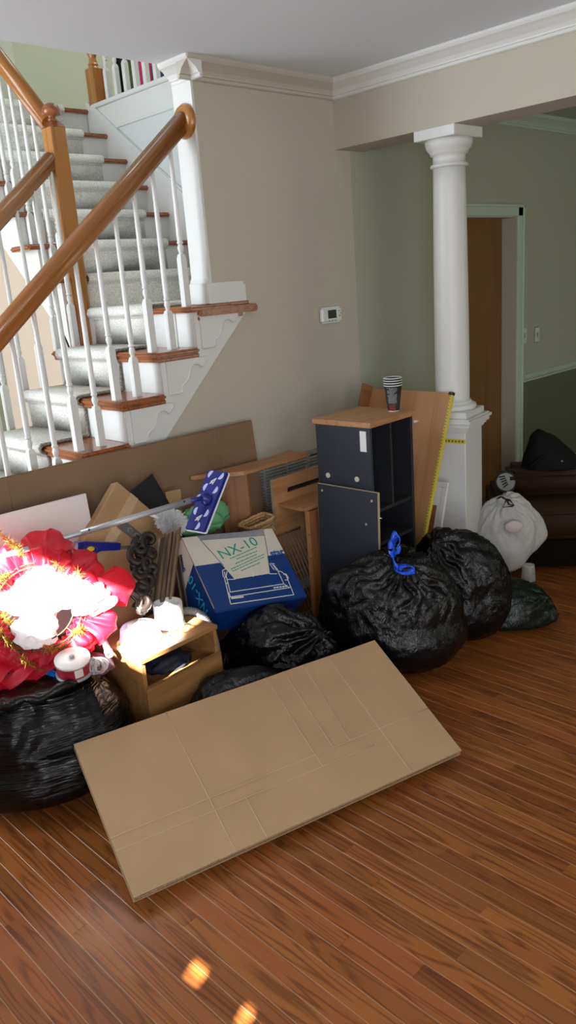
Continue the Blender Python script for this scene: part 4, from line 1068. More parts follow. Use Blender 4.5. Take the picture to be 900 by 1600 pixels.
pts = []
for a, b in zip(Y, Y[1:]): pts += [a.lerp(b, k/4) for k in range(4)]
ribbon(bm, [inv @ p for p in pts], .026, .25); o = obj('drawstring', bm, M_tie, b1_, smooth=True); o['label'] = 'bright blue plastic drawstring tied in a loop'
# black bag behind it on the right
b2_ = bag('trash_bag', 'rounded black trash bag bulging behind and right of the blue-tied bag', (2.995, 2.00, .26), (.215, .185, .265), lat, M_bag,
    lobes=[((-.6, .1, .75), .22, .14), ((.2, -.2, .95), .06, .14), ((.75, -.2, .1), .12, .10), ((.3, -.4, -.7), .08, .2)], pole=(-.5, -.3, .8), pleats=13, pamp=.035, seed=8, wr=.006,
    clamps=[(1, 2.255, 1, lambda w: w.x < 3.06)])
# greenish bag lowest at the right
bag('trash_bag', 'low slumped greenish black trash bag lying at the right end of the bags', (3.235, 1.875, .10), (.20, .13, .135), lat, M_bag2,
    lobes=[((.9, 0, -.2), .12, .15)], pole=(.9, -.2, .4), pleats=9, pamp=.03, seed=12, wr=.005, sub=5)
# middle bag under the printer box
bag('trash_bag', 'slack black trash bag in front of the printer box, glossy and wrinkled', (2.06, 2.28, .185), (.235, .17, .20), lat, M_bag,
    lobes=[((.25, -.1, .95), .14, .10), ((-.3, -.2, .7), .08, .12)], pole=(.75, -.25, .6), pleats=11, pamp=.05, seed=17, wr=.009, big=.06, push=behind_carton, clamps=[(1, 2.36, 1, lambda w: w.z > .31), (0, 1.80, -1, lambda w: w.y > 2.2)])
bm = NB()
# low flat bag
bag('trash_bag', 'low shiny black bag showing just over the foreground carton in front of the nightstand', (1.70, 2.12, .15), (.21, .11, .165), -24, M_bag,
    lobes=[((-.5, .2, .8), .10, .2)], push=behind_carton, pole=(-.8, -.3, .5), pleats=7, pamp=.03, seed=21, wr=.004, sub=5, clamps=[(1, 2.235, 1, lambda w: True)])
# left bag with the open top
LB = (1.045, 2.60, .23)
b5_ = bag('trash_bag', 'open topped full black trash bag at the left edge holding odds and ends', LB, (.375, .30, .27), lat, M_bagh,
    lobes=[((-.3, -.6, -.5), .05, .3), ((.9, -.35, .35), .10, .15), ((.8, -.5, -.2), .06, .2)], pole=(0, .2, 1), pleats=22, pamp=.012, pwid=1.6, seed=27, wr=.0045, zmax=.435, push=behind_carton, big=.02, stretch=3.2,
    clamps=[(0, 1.355, 1, lambda w: w.y > 2.225)])
bm = NB(); inv = b5_.matrix_world.inverted()
rim = []
for k in range(90):
    a = 2*PI*k/90; v = Vector((.285*math.cos(a), .25*math.sin(a), 0)); v.rotate(Matrix.Rotation(math.radians(lat), 3, 'Z'))
    rim.append(inv @ (Vector((LB[0], LB[1],   .442)) + v*(1+.05*nz(Vector((math.cos(a)*3, math.sin(a)*3, 1)))) + Vector((0, 0, .02*nz(Vector((math.cos(a)*4, math.sin(a)*4, 5)))))))
tube(bm, rim, [.016 + .012*nz(Vector((k*.5, 2, 3))) for k in range(90)], 8, closed=True); obj('rolled_rim', bm, M_bag, b5_, smooth=True)
# white bag by the pedestal
SO = Vector((3.885, 2.175, 0)); SN = Vector((-.8, -.6, 0))
def before_sofa(w):
    d = (w - SO).dot(SN)
    return w + SN*(.012 - d) if d < .012 else w
wb_ = bag('trash_bag', 'white translucent trash bag with black drawstring in front of the sofa', (3.80, 2.215, .225), (.195, .125, .255), lat, M_wbag,
    lobes=[((.85, -.1, .05), .16, .10), ((-.3, -.2, .9), .06, .2), ((.2, -.2, -.9), -.12, .3), ((.8, -.2, -.7), -.16, .25)], pole=(-.12, -.35, .92), pleats=14, pamp=.028, seed=31, wr=.004, big=.05, sag=-.1, push=before_sofa)
inv = wb_.matrix_world.inverted()
bm = NB(); q = [P(*p, 'x', 3.69) for p in ((776, 780), (783, 776), (792, 781), (795, 788), (803, 789), (797, 782), (791, 780), (786, 793), (800, 791), (804, 788))]
pts = []
for a, b in zip(q, q[1:]): pts += [a.lerp(b, k/3) for k in range(3)]
ribbon(bm, [inv @ p for p in pts], .012, .3); obj('drawstring', bm, M_tieblk, wb_, smooth=True)
bm = NB(); bmesh.ops.create_icosphere(bm, subdivisions=3, radius=1)
for v in bm.verts: v.co = Vector((v.co.x*.05, v.co.y*.012, v.co.z*.035)) * (1 + .2*nz(v.co*2))
pk = P(803, 823, 'x', 3.69); bmesh.ops.rotate(bm, verts=bm.verts[:], matrix=Matrix.Rotation(math.radians(lat), 3, 'Z')); bmesh.ops.translate(bm, verts=bm.verts[:], vec=inv @ pk)
o = obj('contents_patch', bm, mat('pale_pink_show_through', (.57, .48, .47), .5), wb_, smooth=True); o['label'] = 'pinkish contents showing through the film'
# clear cup on the floor
cc = thing('plastic_cup', 'small clear plastic cup upside down on the floor by the white bag', 'cup', T(3.815, 2.085, .002))
bm = NB(); lathe(bm, [(.040, 0), (.040, .004), (.034, .085), (.031, .088)], 28, cap=False); obj('wall', bm, mat('cloudy_plastic', (.62, .60, .58), .25, alpha=.45), cc, smooth=True)
bm = NB(); lathe(bm, [(.033, .085), (.033, .089)], 28); obj('bottom', bm, mat('cloudy_plastic_end', (.66, .65, .63), .3, alpha=.8), cc)
# green bag and basket behind the printer box
bag('plastic_bag', 'crumpled light green translucent plastic bag behind the printer box', (2.085, 2.75, .715), (.115, .065, .062), -10, M_gbag,
    lobes=[((.5, 0, .8), .25, .15)], pole=(-.5, -.5, .6), pleats=9, pamp=.02, seed=41, wr=.006, sub=5, floor=False, big=.10)
bk = thing('wicker_basket', 'wicker basket peeking over the top edge of the printer box', 'basket', T(2.425, 2.745, .465) @ RZ(-6) @ Matrix.Diagonal((.72, .72, .72, 1)) @ Matrix.Rotation(math.radians(-9), 4, 'Y'))
bm = NB()
for r_ in range(11):
    z = .012 + r_*.019; s = .85 + .15*r_/10; hx, hy = .105*s, .07*s; pts = []
    for k in range(72):
        a = 2*PI*k/72; cx_, sy_ = math.cos(a), math.sin(a); e = .45
        x = hx*abs(cx_)**e*(1 if cx_ > 0 else -1); y = hy*abs(sy_)**e*(1 if sy_ > 0 else -1); f = 1 + .035*(1 if (k//3 + r_) % 2 else -1)
        pts.append((x*f, y*f, z))
    tube(bm, pts, .0095, 6, closed=True)
o = obj('woven_side', bm, M_wicker, bk, smooth=True); o['kind'] = 'stuff'
bm = NB(); pts = []
for k in range(72):
    a = 2*PI*k/72; cx_, sy_ = math.cos(a), math.sin(a); e = .45; pts.append((.112*abs(cx_)**e*(1 if cx_ > 0 else -1), .076*abs(sy_)**e*(1 if sy_ > 0 else -1), .218 + .003*math.sin(k*1.6)))
tube(bm, pts, .011, 8, closed=True); obj('rim', bm, M_wicker, bk, smooth=True)
bm = NB(); box(bm, (-.09, -.06, 0), (.09, .06, .012)); obj('bottom', bm, M_wicker, bk)

# ================================================================== SOFA AND THINGS ON IT
Ms = frame((3.885, 2.175, 0), (.6, -.8, 0), (.8, .6, 0))      # x to the right, y backwards, z up
sf = thing('sofa', 'dark brown leather sofa in the dim dining room', 'sofa', Ms)
def cushion(bm, a, b, bev=.03, seg=4): return box(bm, a, b, bev, seg)
bm = NB(); cushion(bm, (-.12, .02, .025), (1.3, .62, .20), .012, 2); obj('base', bm, M_leatherdk, sf)
bm = NB(); cushion(bm, (.0, -.01, .20), (1.3, .60, .372), .025); obj('seat_cushion', bm, M_leather, sf, smooth=True)
bm = NB(); cushion(bm, (-.14, .02, .20), (0, .64, .40), .03); obj('arm', bm, M_leather, sf, smooth=True)
bm = NB(); cushion(bm, (-.02, .30, .372), (1.3, .62, .52), .03); obj('back_cushion', bm, M_leather, sf, smooth=True)
for x in (-.08, 1.2):
    for y in (.06, .56):
        bm = NB(); box(bm, (x-.02, y-.02, 0), (x+.02, y+.02, .03)); obj('foot', bm, M_black, sf)
# black duffel bag
dk = thing('duffel_bag', 'black peaked fabric bag slumped on top of the sofa back', 'bag', Ms @ T(.245, .44, .518))
bm = NB(); bmesh.ops.create_icosphere(bm, subdivisions=5, radius=1)
for v in bm.verts:
    d = v.co.copy(); z = d.z; top = max(0, z)
    p = Vector((d.x*.185*(1-.45*top) + .03*top - (.07*top), d.y*.12, .23*z if z > 0 else .0*z))
    p.x += -.05*top**2; p *= 1 + .05*nz(d*3) ; p.z = max(0.002, p.z); v.co = p
obj('body', bm, M_blackfab, dk, smooth=True)
bm = NB(); tube(bm, [Vector((-.16 + .02*k, -.09-.02*math.sin(k*.6), .01 + .09*math.sin(PI*k/12))) for k in range(13)], .008, 8); obj('strap', bm, M_blackfab, dk, smooth=True)
bm = NB(); lathe(bm, [(.006, 0), (.006, .003), (.002, .005)], 12, T(.03, -.118, .06) @ Matrix.Rotation(PI/2, 4, 'X')); obj('snap_button', bm, M_steel, dk)
rd = thing('round_mirror', 'round pale disc in a black wire ring beside the black bag', 'mirror', frame(Vector(Ms @ Vector((-.045, .33, .400+.060))), (.6, -.8, 0), (.35, .28, .9)))
bm = NB(); lathe(bm, [(.054, -.004), (.056, 0), (.054, .004)], 32); obj('disc', bm, mat('pale_disc', (.30, .30, .28), .35), rd)
bm = NB(); tube(bm, [Vector((  .062*math.cos(a), .062*math.sin(a), 0)) for a in np.linspace(0, 2*PI, 41)[:-1]], .0065, 8, closed=True); obj('ring', bm, M_black, rd, smooth=True)
bm = NB(); tube(bm, [Vector((.03 + .035*math.cos(a), .055 + .02*math.sin(a), .004)) for a in np.linspace(-.5, PI, 16)], .004, 8); obj('cord_loop', bm, M_black, rd, smooth=True)
bm = NB()
for k in range(5): tube(bm, [Vector((-.04+.006*k, .03-.016*k, .006)), Vector((-.005+.004*k, .035-.012*k, .007))], .004, 6)
obj('dark_pattern', bm, M_black, rd)

# ================================================================== NIGHTSTAND WITH DRAWER, HOSE
ns = thing('nightstand', 'small wooden nightstand with open cubby and drawer, sunlit on top', 'nightstand', T(1.37, 2.265, 0) @ RZ(2))
NWX, NDY, NH = .362, .300, .452
bm = NB(); box(bm, (-.004, -.006, NH-.018), (NWX+.004, NDY, NH), .002); obj('top', bm, M_night, ns)
for x in (0, NWX-.016):
    bm = NB(); box(bm, (x, .0, 0), (x+.016, NDY, NH-.018), .001); obj('side_panel', bm, M_night, ns)
bm = NB(); box(bm, (.016, NDY-.008, .04), (NWX-.016, NDY, NH-.018)); obj('back_panel', bm, M_night, ns)
bm = NB(); box(bm, (.016, .005, .30), (NWX-.016, NDY-.008, .312)); obj('shelf', bm, M_night, ns)
bm = NB(); box(bm, (-.004, -.020, .07), (NWX-.002, -.002, .338), .002); dr = obj('drawer_front', bm, M_night, ns)
bm = NB(); box(bm, (-.004, -.0205, .3375), (NWX-.002, -.0015, .3395)); obj('drawer_edge', bm, M_night, dr)
bm = NB(); box(bm, (.016, .01, .04), (NWX-.016, .03, .07)); obj('toe_kick', bm, M_lamd, ns)
bl_ = thing('cloth_bundle', 'dark navy cloth bundle stuffed inside the nightstand cubby', 'cloth', T(1.57, 2.40, .3135))
bm = NB(); bmesh.ops.create_icosphere(bm, subdivisions=4, radius=1)
for v in bm.verts:
    d = v.co.copy(); v.co = Vector((d.x*.10, d.y*.075, .045*max(-.0, d.z) )) * (1+.25*nz(d*3)) ; v.co.z = max(0, v.co.z)
obj('cloth', bm, mat('dark_navy_cloth', (.012, .014, .03), .8), bl_, smooth=True)
hs = thing('vacuum_hose', 'grey ribbed vacuum hose curving down beside the nightstand', 'hose', T(1.75, 2.42, .42))
hp = [Vector(p) for p in ((1.60, 2.500, .470), (1.655, 2.485, .472), (1.705, 2.46, .470), (1.745, 2.43, .462), (1.768, 2.40, .435), (1.776, 2.375, .395), (1.775, 2.355, .35), (1.772, 2.345, .30), (1.77, 2.34, .25))]
sp_ = smooth_path(hp, 22); bm = NB(); tube(bm, [hs.matrix_world.inverted() @ p for p in sp_], [.0165 + .0025*math.sin(i*1.9) for i in range(len(sp_))], 16); obj('ribbed_tube', bm, M_hose, hs, smooth=True)
# disc spindles and disc
def spindle(label, loc, rz, kind):
    s = thing('disc_spindle', label, 'disc spindle', T(*loc) @ RZ(rz))
    if kind == 'white':
        bm = NB(); lathe(bm, [(.060, 0), (.0605, .004), (.0575, .008), (.0575, .090), (.0555, .096), (.050, .096), (.047, .090), (.020, .086), (.012, .084), (.006, .086)], 48); obj('cover', bm, M_whitep, s, smooth=True)
        bm = NB(); lathe(bm, [(.0055, .083), (.0055, .0895), (.003, .090)], 16); obj('center_stud', bm, mat('grey_stud', (.3, .3, .3), .4), s)
        for a0, a1, z0_, z1_, m_ in ((-1.35, -.45, .006, .040, M_teal), (-.55, .0, .012, .046, M_maroon), (-1.0, -.25, .003, .016, M_palelav)):
            bm = NB(); n = 14; A = [bm.verts.new((.0580*math.cos(a0+(a1-a0)*i/n), .0580*math.sin(a0+(a1-a0)*i/n), z0_+.008*math.sin(i*.4))) for i in range(n+1)]; B = [bm.verts.new((.0580*math.cos(a0+(a1-a0)*i/n), .0580*math.sin(a0+(a1-a0)*i/n), z1_ - .012*math.cos(i*.3))) for i in range(n+1)]
            for i in range(n): bm.faces.new((A[i], A[i+1], B[i+1], B[i]))
            obj('label_patch', bm, m_, s)
    else:
        bm = NB(); lathe(bm, [(.066, 0), (.066, .006), (.058, .009), (.005, .010)], 48); obj('base', bm, mat('smoke_plastic', (.25, .25, .26), .3), s, smooth=True)
        bm = NB(); lathe(bm, [(.060, .010), (.060, .052)], 48, cap=False); obj('paper_band', bm, M_maroon, s, smooth=True)
        for a0, a1 in ((-2.4, -1.9), (-.8, -.25)):
            bm = NB(); n = 10; A = [bm.verts.new((.0607*math.cos(a0+(a1-a0)*i/n), .0607*math.sin(a0+(a1-a0)*i/n), .016)) for i in range(n+1)]; B = [bm.verts.new((.0607*math.cos(a0+(a1-a0)*i/n), .0607*math.sin(a0+(a1-a0)*i/n), .048)) for i in range(n+1)]
            for i in range(n): bm.faces.new((A[i], A[i+1], B[i+1], B[i]))
            obj('label_patch', bm, M_boxcream, s)
        bm = NB(); lathe(bm, [(.059, .012), (.059, .050), (.0125, .051), (.0125, .046)], 48); obj('disc_stack', bm, M_whitep, s)
        bm = NB(); lathe(bm, [(.062, .050), (.0625, .062), (.060, .066), (.012, .066), (.009, .064)], 48); obj('clear_cap', bm, mat('milky_cap', (.86, .86, .86), .2, alpha=.6), s, smooth=True)
        bm = NB(); lathe(bm, [(.009, .05), (.009, .072), (.006, .075)], 16); obj('center_stud', bm, mat('grey_stud', (.3, .3, .3), .4), s)
    return s
spindle('white cylindrical disc spindle with coloured label at the back of the nightstand top', (1.620, 2.425, .4535), 15, 'white')
s2 = spindle('disc spindle with dark red paper band on the open black bag', (1.195, 2.40, .413), 20, 'red'); s2.matrix_world = T(1.172, 2.385, .449) @ Matrix.Rotation(math.radians(-6), 4, 'Y') @ Matrix.Rotation(math.radians(9), 4, 'X') @ RZ(20)
cdk = thing('disc_tub', 'wide white disc tub in full sun at the front left of the nightstand top', 'disc spindle', T(1.475, 2.415, .4535))
bm = NB(); lathe(bm, [(.082, 0), (.082, .004), (.078, .012), (.074, .045), (.066, .055), (.045, .058)], 48); obj('cover', bm, M_palelav, cdk, smooth=True)
bm = NB(); lathe(bm, [(.044, .0575), (.044, .060), (.008, .0605)], 40); obj('lid_disc', bm, M_whitep, cdk, smooth=True)
ey = thing('eyeglasses', 'clear reading glasses with dark temples lying on the nightstand front edge', 'glasses', T(1.585, 2.305, .4535) @ RZ(12))
for sx in (-.032, .032):
    bm = NB(); tube(bm, [Vector((sx + .024*math.cos(a), -.002, .019 + .016*math.sin(a))) for a in np.linspace(0, 2*PI, 25)[:-1]], .0014, 6, closed=True); obj('rim', bm, M_gold, ey, smooth=True)
    bm = NB(); lathe(bm, [(.0225, -.0006), (.0225, .0006)], 24, T(sx, -.002, .019) @ Matrix.Rotation(PI/2, 4, 'X') @ Matrix.Diagonal((1, .68, 1, 1))); obj('lens', bm, mat('lens_glass', (.9, .9, .9), .05, alpha=.2), ey)
    x = sx*1.8; bm = NB(); tube(bm, [(x, 0, .024), (x*.98, .07, .022), (x*.9, .10, .006)], .002, 6); obj('temple', bm, M_black, ey, smooth=True)
bm = NB(); tube(bm, [(-.008, -.002, .022), (0, -.002, .026), (.008, -.002, .022)], .0013, 6); obj('bridge', bm, M_gold, ey, smooth=True)
# bits in the open bag: blue strap, white tube, clear ribbon, plum cloth
stp = thing('plastic_strap', 'twisted bright blue plastic strap lying on the open black bag', 'strap', T(1.10, 2.43, .40))
bm = NB(); Q = [P(x, y, 'z', z) for x, y, z in ((a_, b_, c_ + .035) for a_, b_, c_ in ((38, 1045, .405), (55, 1042, .43), (70, 1035, .45), (80, 1028, .46), (90, 1020, .475), (95, 1019, .47), (86, 1032, .44), (80, 1042, .425), (88, 1052, .415), (84, 1055, .41), (70, 1050, .41), (50, 1052, .405)))]
ribbon(bm, [stp.matrix_world.inverted() @ p for p in smooth_path(Q, 5)], .026, .18); obj('strap', bm, M_strap, stp, smooth=True)
tb = thing('plastic_tube', 'white capped plastic tube lying between the wreath and the nightstand', 'tube', frame(P(166, 1010, 'z', .475), P(175, 1032, 'z', .458) - P(166, 1010, 'z', .475), (0, 0, 1)))
bm = NB(); lathe(bm, [(.011, -.03), (.012, .03), (.015, .032), (.015, .056), (.013, .058), (.009, .058), (.009, .05)], 24, Matrix.Rotation(PI/2, 4, 'Y')); obj('tube', bm, M_whitep, tb, smooth=True)
bm = NB(); lathe(bm, [(.0085, .045), (.0085, .052)], 16, Matrix.Rotation(PI/2, 4, 'Y')); obj('opening', bm, mat('grey_stud', (.3, .3, .3), .4), tb)
pc = thing('plum_cloth', 'crumpled plum coloured scarf in the open black bag below the white tube', 'cloth', T(1.262, 2.415, .432))
bm = NB(); bmesh.ops.create_icosphere(bm, subdivisions=5, radius=1)
for v in bm.verts:
    d = v.co.copy(); v.co = Vector((d.x*.065, d.y*.09, d.z*.028))*(1+.12*nz(d*2)+.10*abs(nz(Vector((d.x*9, d.y*2, d.z*2)))))
    v.co.z = max(v.co.z, -.005)
obj('cloth', bm, M_plum, pc, smooth=True)
cr_ = thing('clear_ribbon', 'ball of crinkled clear ribbon in front of the red disc spindle', 'ribbon', T(1.235, 2.335, .438))
for k in range(7):
    bm = NB(); a0 = k*.9; pts = [Vector((.036*math.cos(a)*math.cos(a0), .030*math.cos(a)*math.sin(a0), .028 + .026*math.sin(a))) for a in np.linspace(0, 2*PI*.92, 18)]; ribbon(bm, pts, .018, .2, .0005); obj('loop', bm, mat('cloudy_film', (.75, .72, .72), .2, alpha=.45), cr_, smooth=True)

# ================================================================== WREATH
wc = P(62, 952, 'y', 2.575)
wn_ = (Vector((0, 0, H)) - wc).normalized(); wn_ = (wn_ + Vector((.0, .0, .15))).normalized()
wu = Vector((0, 0, 1)).cross(wn_).normalized()
Mwr = frame(wc, wu, wn_.cross(wu))         # x right, y up, z towards the room
wr = thing('wreath', 'red mesh Christmas wreath with gold tinsel on a wire ring, partly in blazing sun', 'wreath', Mwr)
for r_, z in ((.165, .040), (.150, .050), (.120, .046), (.185, .020)):
    bm = NB(); tube(bm, [Vector((r_*math.cos(a), r_*math.sin(a), z)) for a in np.linspace(0, 2*PI, 65)[:-1]], .0028, 8, closed=True); obj('wire_ring', bm, M_wire, wr, smooth=True)
for k in range(6):
    a = k*PI/3 + .2; bm = NB(); tube(bm, [Vector((.12*math.cos(a), .12*math.sin(a), .046)), Vector((.150*math.cos(a), .150*math.sin(a), .052)), Vector((.187*math.cos(a), .187*math.sin(a), .020))], .0022, 6); obj('wire_spoke', bm, M_wire, wr)
bm = NB(); n, m = 120, 22; G = []
for i in range(n):
    a = 2*PI*i/n; row = []
    for j in range(m):
        b_ = 2*PI*j/m; q = Vector((math.cos(a)*4, math.sin(a)*4, b_)); rr = .046*(1 + .35*nz(Vector((math.cos(a)*5, math.sin(a)*5, 2))) + .28*nz(Vector((math.cos(a)*9, math.sin(a)*9, math.cos(b_)*2))) + .12*math.sin(a*34 + 3*math.sin(b_)))
        row.append(bm.verts.new(((.180 + rr*1.25*math.cos(b_))*math.cos(a), (.180 + rr*1.25*math.cos(b_))*math.sin(a), -.012 + rr*math.sin(b_))))
    G.append(row)
for i in range(n):
    for j in range(m): bm.faces.new((G[i][j], G[(i+1) % n][j], G[(i+1) % n][(j+1) % m], G[i][(j+1) % m]))
obj('mesh_base', bm, M_red, wr, smooth=True)
rw = random.Random(11)
def mesh_loop(a, L, Wd, hgt, seed, r0=.135, skew=0):
    """puffed loop of ribbon: leaves the ring, bulges outward and comes back"""
    bm = NB(); n, m = 30, 18; ca_, sa_ = math.cos(a), math.sin(a); out = Vector((ca_, sa_, 0)); tan = Vector((-sa_, ca_, 0)); G = []
    for i in range(n+1):
        t = i/n; ph = PI*t; row = []
        rad = r0 + L*math.sin(ph)**.75; zz = hgt*math.cos(ph)*(.55+.45*math.sin(ph)) + .012
        wd = Wd*(.35 + .75*math.sin(ph)**.8)
        for j in range(m+1):
            u = j/m*2-1
            p = out*(rad*(1 - .16*u*u*math.sin(ph))) + tan*(wd*u + skew*math.sin(ph)) + Vector((0, 0, zz + .018*(1-u*u)*math.sin(ph)))
            w_ = Vector((u*2.2, t*2.4, seed)); p += Vector((nz(w_), nz(w_+Vector((9, 0, 0))), nz(w_+Vector((0, 9, 0)))))*.016 + Vector((0, 0, 1))*.0045*math.sin(u*11 + 3*nz(w_)) * (.4+.6*math.sin(ph))
            row.append(bm.verts.new(p))
        G.append(row)
    for A, B in zip(G, G[1:]):
        for j in range(m): bm.faces.new((A[j], A[j+1], B[j+1], B[j]))
    return bm
for k, (deg, L, Wd, hh) in enumerate(((74, .160, .088, .060), (33, .145, .072, .060), (6, .215, .070, .055), (-26, .150, .062, .05), (-52, .085, .060, .04), (-80, .070, .07, .035), (-112, .065, .07, .035), (-142, .07, .07, .035), (170, .08, .07, .04), (140, .105, .07, .04), (112, .12, .055, .045), (22, .10, .06, .06), (58, .09, .06, .06), (-10, .10, .06, .06))):
    obj('mesh_loop', mesh_loop(math.radians(deg), L, Wd, hh, k*3.1), M_red, wr, smooth=True)
def tinsel(path, seed, r=.026, step=.0018):
    bm = NB(); rt_ = random.Random(seed); L = 0
    for a, b in zip(path, path[1:]):
        n = max(1, int((b-a).length/.0008))
        for i in range(n):
            p = a.lerp(b, i/n); d = Vector((rt_.gauss(0, 1), rt_.gauss(0, 1), rt_.gauss(0, 1))).normalized(); s = d.orthogonal().normalized()*.0017; l = r*rt_.uniform(.6, 1.1)
            bm.faces.new([bm.verts.new(q) for q in (p+s, p-s, p+d*l)])
    return bm
def ring_pt(deg, r, z): return Vector((r*math.cos(math.radians(deg)), r*math.sin(math.radians(deg)), z))
for k, (d0, d1, r0_, r1_) in enumerate(((-165, -100, .155, .165), (-95, -55, .15, .175), (-50, -28, .15, .19), (-12, 12, .185, .215), (22, 48, .17, .20), (52, 72, .16, .18), (98, 108, .20, .32), (120, 165, .165, .175), (175, 215, .125, .10), (-120, -95, .185, .22))):
    pth = [ring_pt(d0+(d1-d0)*i/6, r0_+(r1_-r0_)*i/6, .045+.02*math.sin(i)) for i in range(7)]
    o = obj('tinsel_sprig', tinsel(pth, k, .030), M_gold, wr); o['kind'] = 'stuff'
# crumpled white tissue inside the ring
def crumple(name, label, cat, M, rad, m, seed, amp=.3, sub=5, parts='sheet'):
    r = thing(name, label, cat, M)
    bm = NB(); bmesh.ops.create_icosphere(bm, subdivisions=sub, radius=1)
    for v in bm.verts:
        d = v.co.normalized(); s = Vector((seed, seed*2, seed*.5)); q = d*1.8 + s; f = 1 + amp*1.1*nz(q*.8) + amp*(.3-abs(nz(d*1.9+s)))*1.9 + amp*.22*(.3-abs(nz(d*5+s)))
        v.co = Vector((d.x*rad[0], d.y*rad[1], d.z*rad[2]))*f
    obj(parts, bm, m, r, smooth=True); return r
def on_wreath(x, y, z): return Mwr @ T(x, y, z)
crumple('tissue_paper', 'crumpled white tissue paper inside the lower left of the wreath ring', 'tissue paper', on_wreath(-.030, -.075, .040), (.075, .062, .045), M_tissue, 4)
crumple('tissue_paper', 'brightly sunlit white tissue paper in the middle of the wreath', 'tissue paper', on_wreath(.045, .055, .020), (.115, .085, .045), M_tissue, 9)
crumple('tissue_paper', 'white tuft standing in for glaring sunlit tinsel at the right side of the wreath', 'tissue paper', on_wreath(.175, -.005, .055), (.075, .060, .035), M_tissue, 14)  # white lump painted in place of tinsel bleached by the sun
crumple('tissue_paper', 'folded strip of white tissue at the upper left of the wreath ring', 'tissue paper', on_wreath(-.075, .045, .025), (.065, .045, .030), M_tissue, 19)
nb2 = thing('small_booklet', 'small dark blue and tan booklet showing in the middle of the wreath ring', 'booklet', on_wreath(.005, -.02, -.012) @ RZ(-25))
bm = NB(); box(bm, (-.06, -.04, -.004), (.01, .045, .004), .001); obj('cover', bm, M_ink_navy, nb2)
bm = NB(); box(bm, (.01, -.04, -.004), (.05, .045, .004), .001); obj('spine_band', bm, M_boxcream, nb2)
# red cloth heap below the wreath, in the bag
rh = thing('red_mesh_roll', 'loose roll of red mesh ribbon under the wreath on the black bag', 'ribbon', T(1.00, 2.58, .43))
for k in range(3):
    bm = NB(); n, m = 24, 8; G = []
    for i in range(n+1):
        t = i/n; row = []
        for j in range(m+1):
            u = j/m-.5; p = Vector((-.16+.34*t, -.02+.10*u + .03*math.sin(k*2+t*5) + .03*k-.05, .018*k*.4 + .022*math.sin(t*9+k*1.7) + .012*math.cos(u*7)+.03))
            row.append(bm.verts.new(p + Vector((0, 0, .012*nz(Vector((t*4, u*4, k)))))))
        G.append(row)
    for A, B in zip(G, G[1:]):
        for j in range(m): bm.faces.new((A[j], A[j+1], B[j+1], B[j]))
    obj('fold', bm, M_red, rh, smooth=True)

# ================================================================== MOP, DUSTER, SAW
hc = Vector((1.880, 2.443, .898)); HR = rot_euler(47.15, 3.1, -74.2)
hw, hl = .095, .27; hz = HR.to_3x3() @ Vector((0, 0, 1)); jt = hc + hz*.03; pe = P(-60, 888, 'y', 2.71); up_ = 1
mp_ = thing('flat_mop', 'flat mop with cobalt blue head and long grey pole lying across the pile', 'mop', T(*jt))
mi = mp_.matrix_world.inverted()
pd = (pe - jt).normalized()
bm = NB(); tube(bm, [jt + pd*.055, pe], .0105, 16); obj('pole', bm, M_alu, mp_, mi.copy(), True)
bm = NB(); tube(bm, [jt + pd*.056, jt + pd*.50], .0118, 16); obj('pole_sleeve', bm, M_alu, mp_, mi.copy(), True)
for d_ in (.085, .47):
    bm = NB(); lathe(bm, [(.004, -.013), (.004, .013)], 10); bmesh.ops.transform(bm, matrix=T(*(jt+pd*d_)) @ Vector((-.2, -.8, .5)).to_track_quat('Z', 'Y').to_matrix().to_4x4(), verts=bm.verts[:]); obj('pole_button', bm, M_black, mp_, mi.copy())
Mh = mi @ T(*hc) @ HR @ RZ(90)      # x along the head, y across
def zb(a, b): return (a, b) if up_ > 0 else (-b, -a)
z0_, z1_ = zb(-.012, .004); bm = NB(); box(bm, (-hl/2, -hw/2, z0_), (hl/2, hw/2, z1_), .004, 2); hp_ = obj('head_plate', bm, M_blue, mp_, Mh)
z0_, z1_ = zb(-.020, -.011); bm = NB(); box(bm, (-hl/2-.003, -hw/2-.003, z0_), (hl/2+.003, hw/2+.003, z1_), .004, 2); obj('rim_pad', bm, M_whitep, mp_, Mh)
def half_disc(bm, x, y, r, a0, z):
    n = 12; pts = [(x + r*math.cos(a0+PI*i/n), y + r*.85*math.sin(a0+PI*i/n), z) for i in range(n+1)]
    bm.faces.new([bm.verts.new(p) for p in (pts if up_ > 0 else pts[::-1])])
zt_ = (.0046)*up_; ph_ = hl/2
for (fx, fy, a0) in ((.84, .62, -.4), (.84, -.60, 2.6), (.40, .60, -.2), (.36, -.55, 2.8), (-.40, .60, .1), (-.42, -.55, 2.9), (-.86, -.1, 2.9), (.02, .95, -.3)):
    bm = NB(); half_disc(bm, fx*ph_, fy*hw/2*.8, .0175, a0, zt_); obj('grip_spot', bm, M_palelav, hp_)
for cx_ in (.62, -.62):
    bm = NB(); rr_ = random.Random(int(cx_*100)); pts = [(cx_*ph_ + rr_.uniform(-.016, .016), rr_.uniform(-.014, .014)) for _ in range(7)]; flat_line(bm, pts, .004, zt_*1.1); obj('printed_mark', bm, M_ink_white, hp_)
bm = NB(); lathe(bm, [(.026, 0), (.026, .008), (.018, .016), (.014, .03), (.002, .032)], 20, T(0, 0, .004) if up_ > 0 else T(0, 0, -.004) @ Matrix.Rotation(PI, 4, 'X')); obj('swivel_joint', bm, M_blue, mp_, Mh, True)
bm = NB(); tube(bm, [hc + hz*.024, jt + pd*.07], .0095, 12); obj('joint_arm', bm, M_blue, mp_, mi.copy(), True)
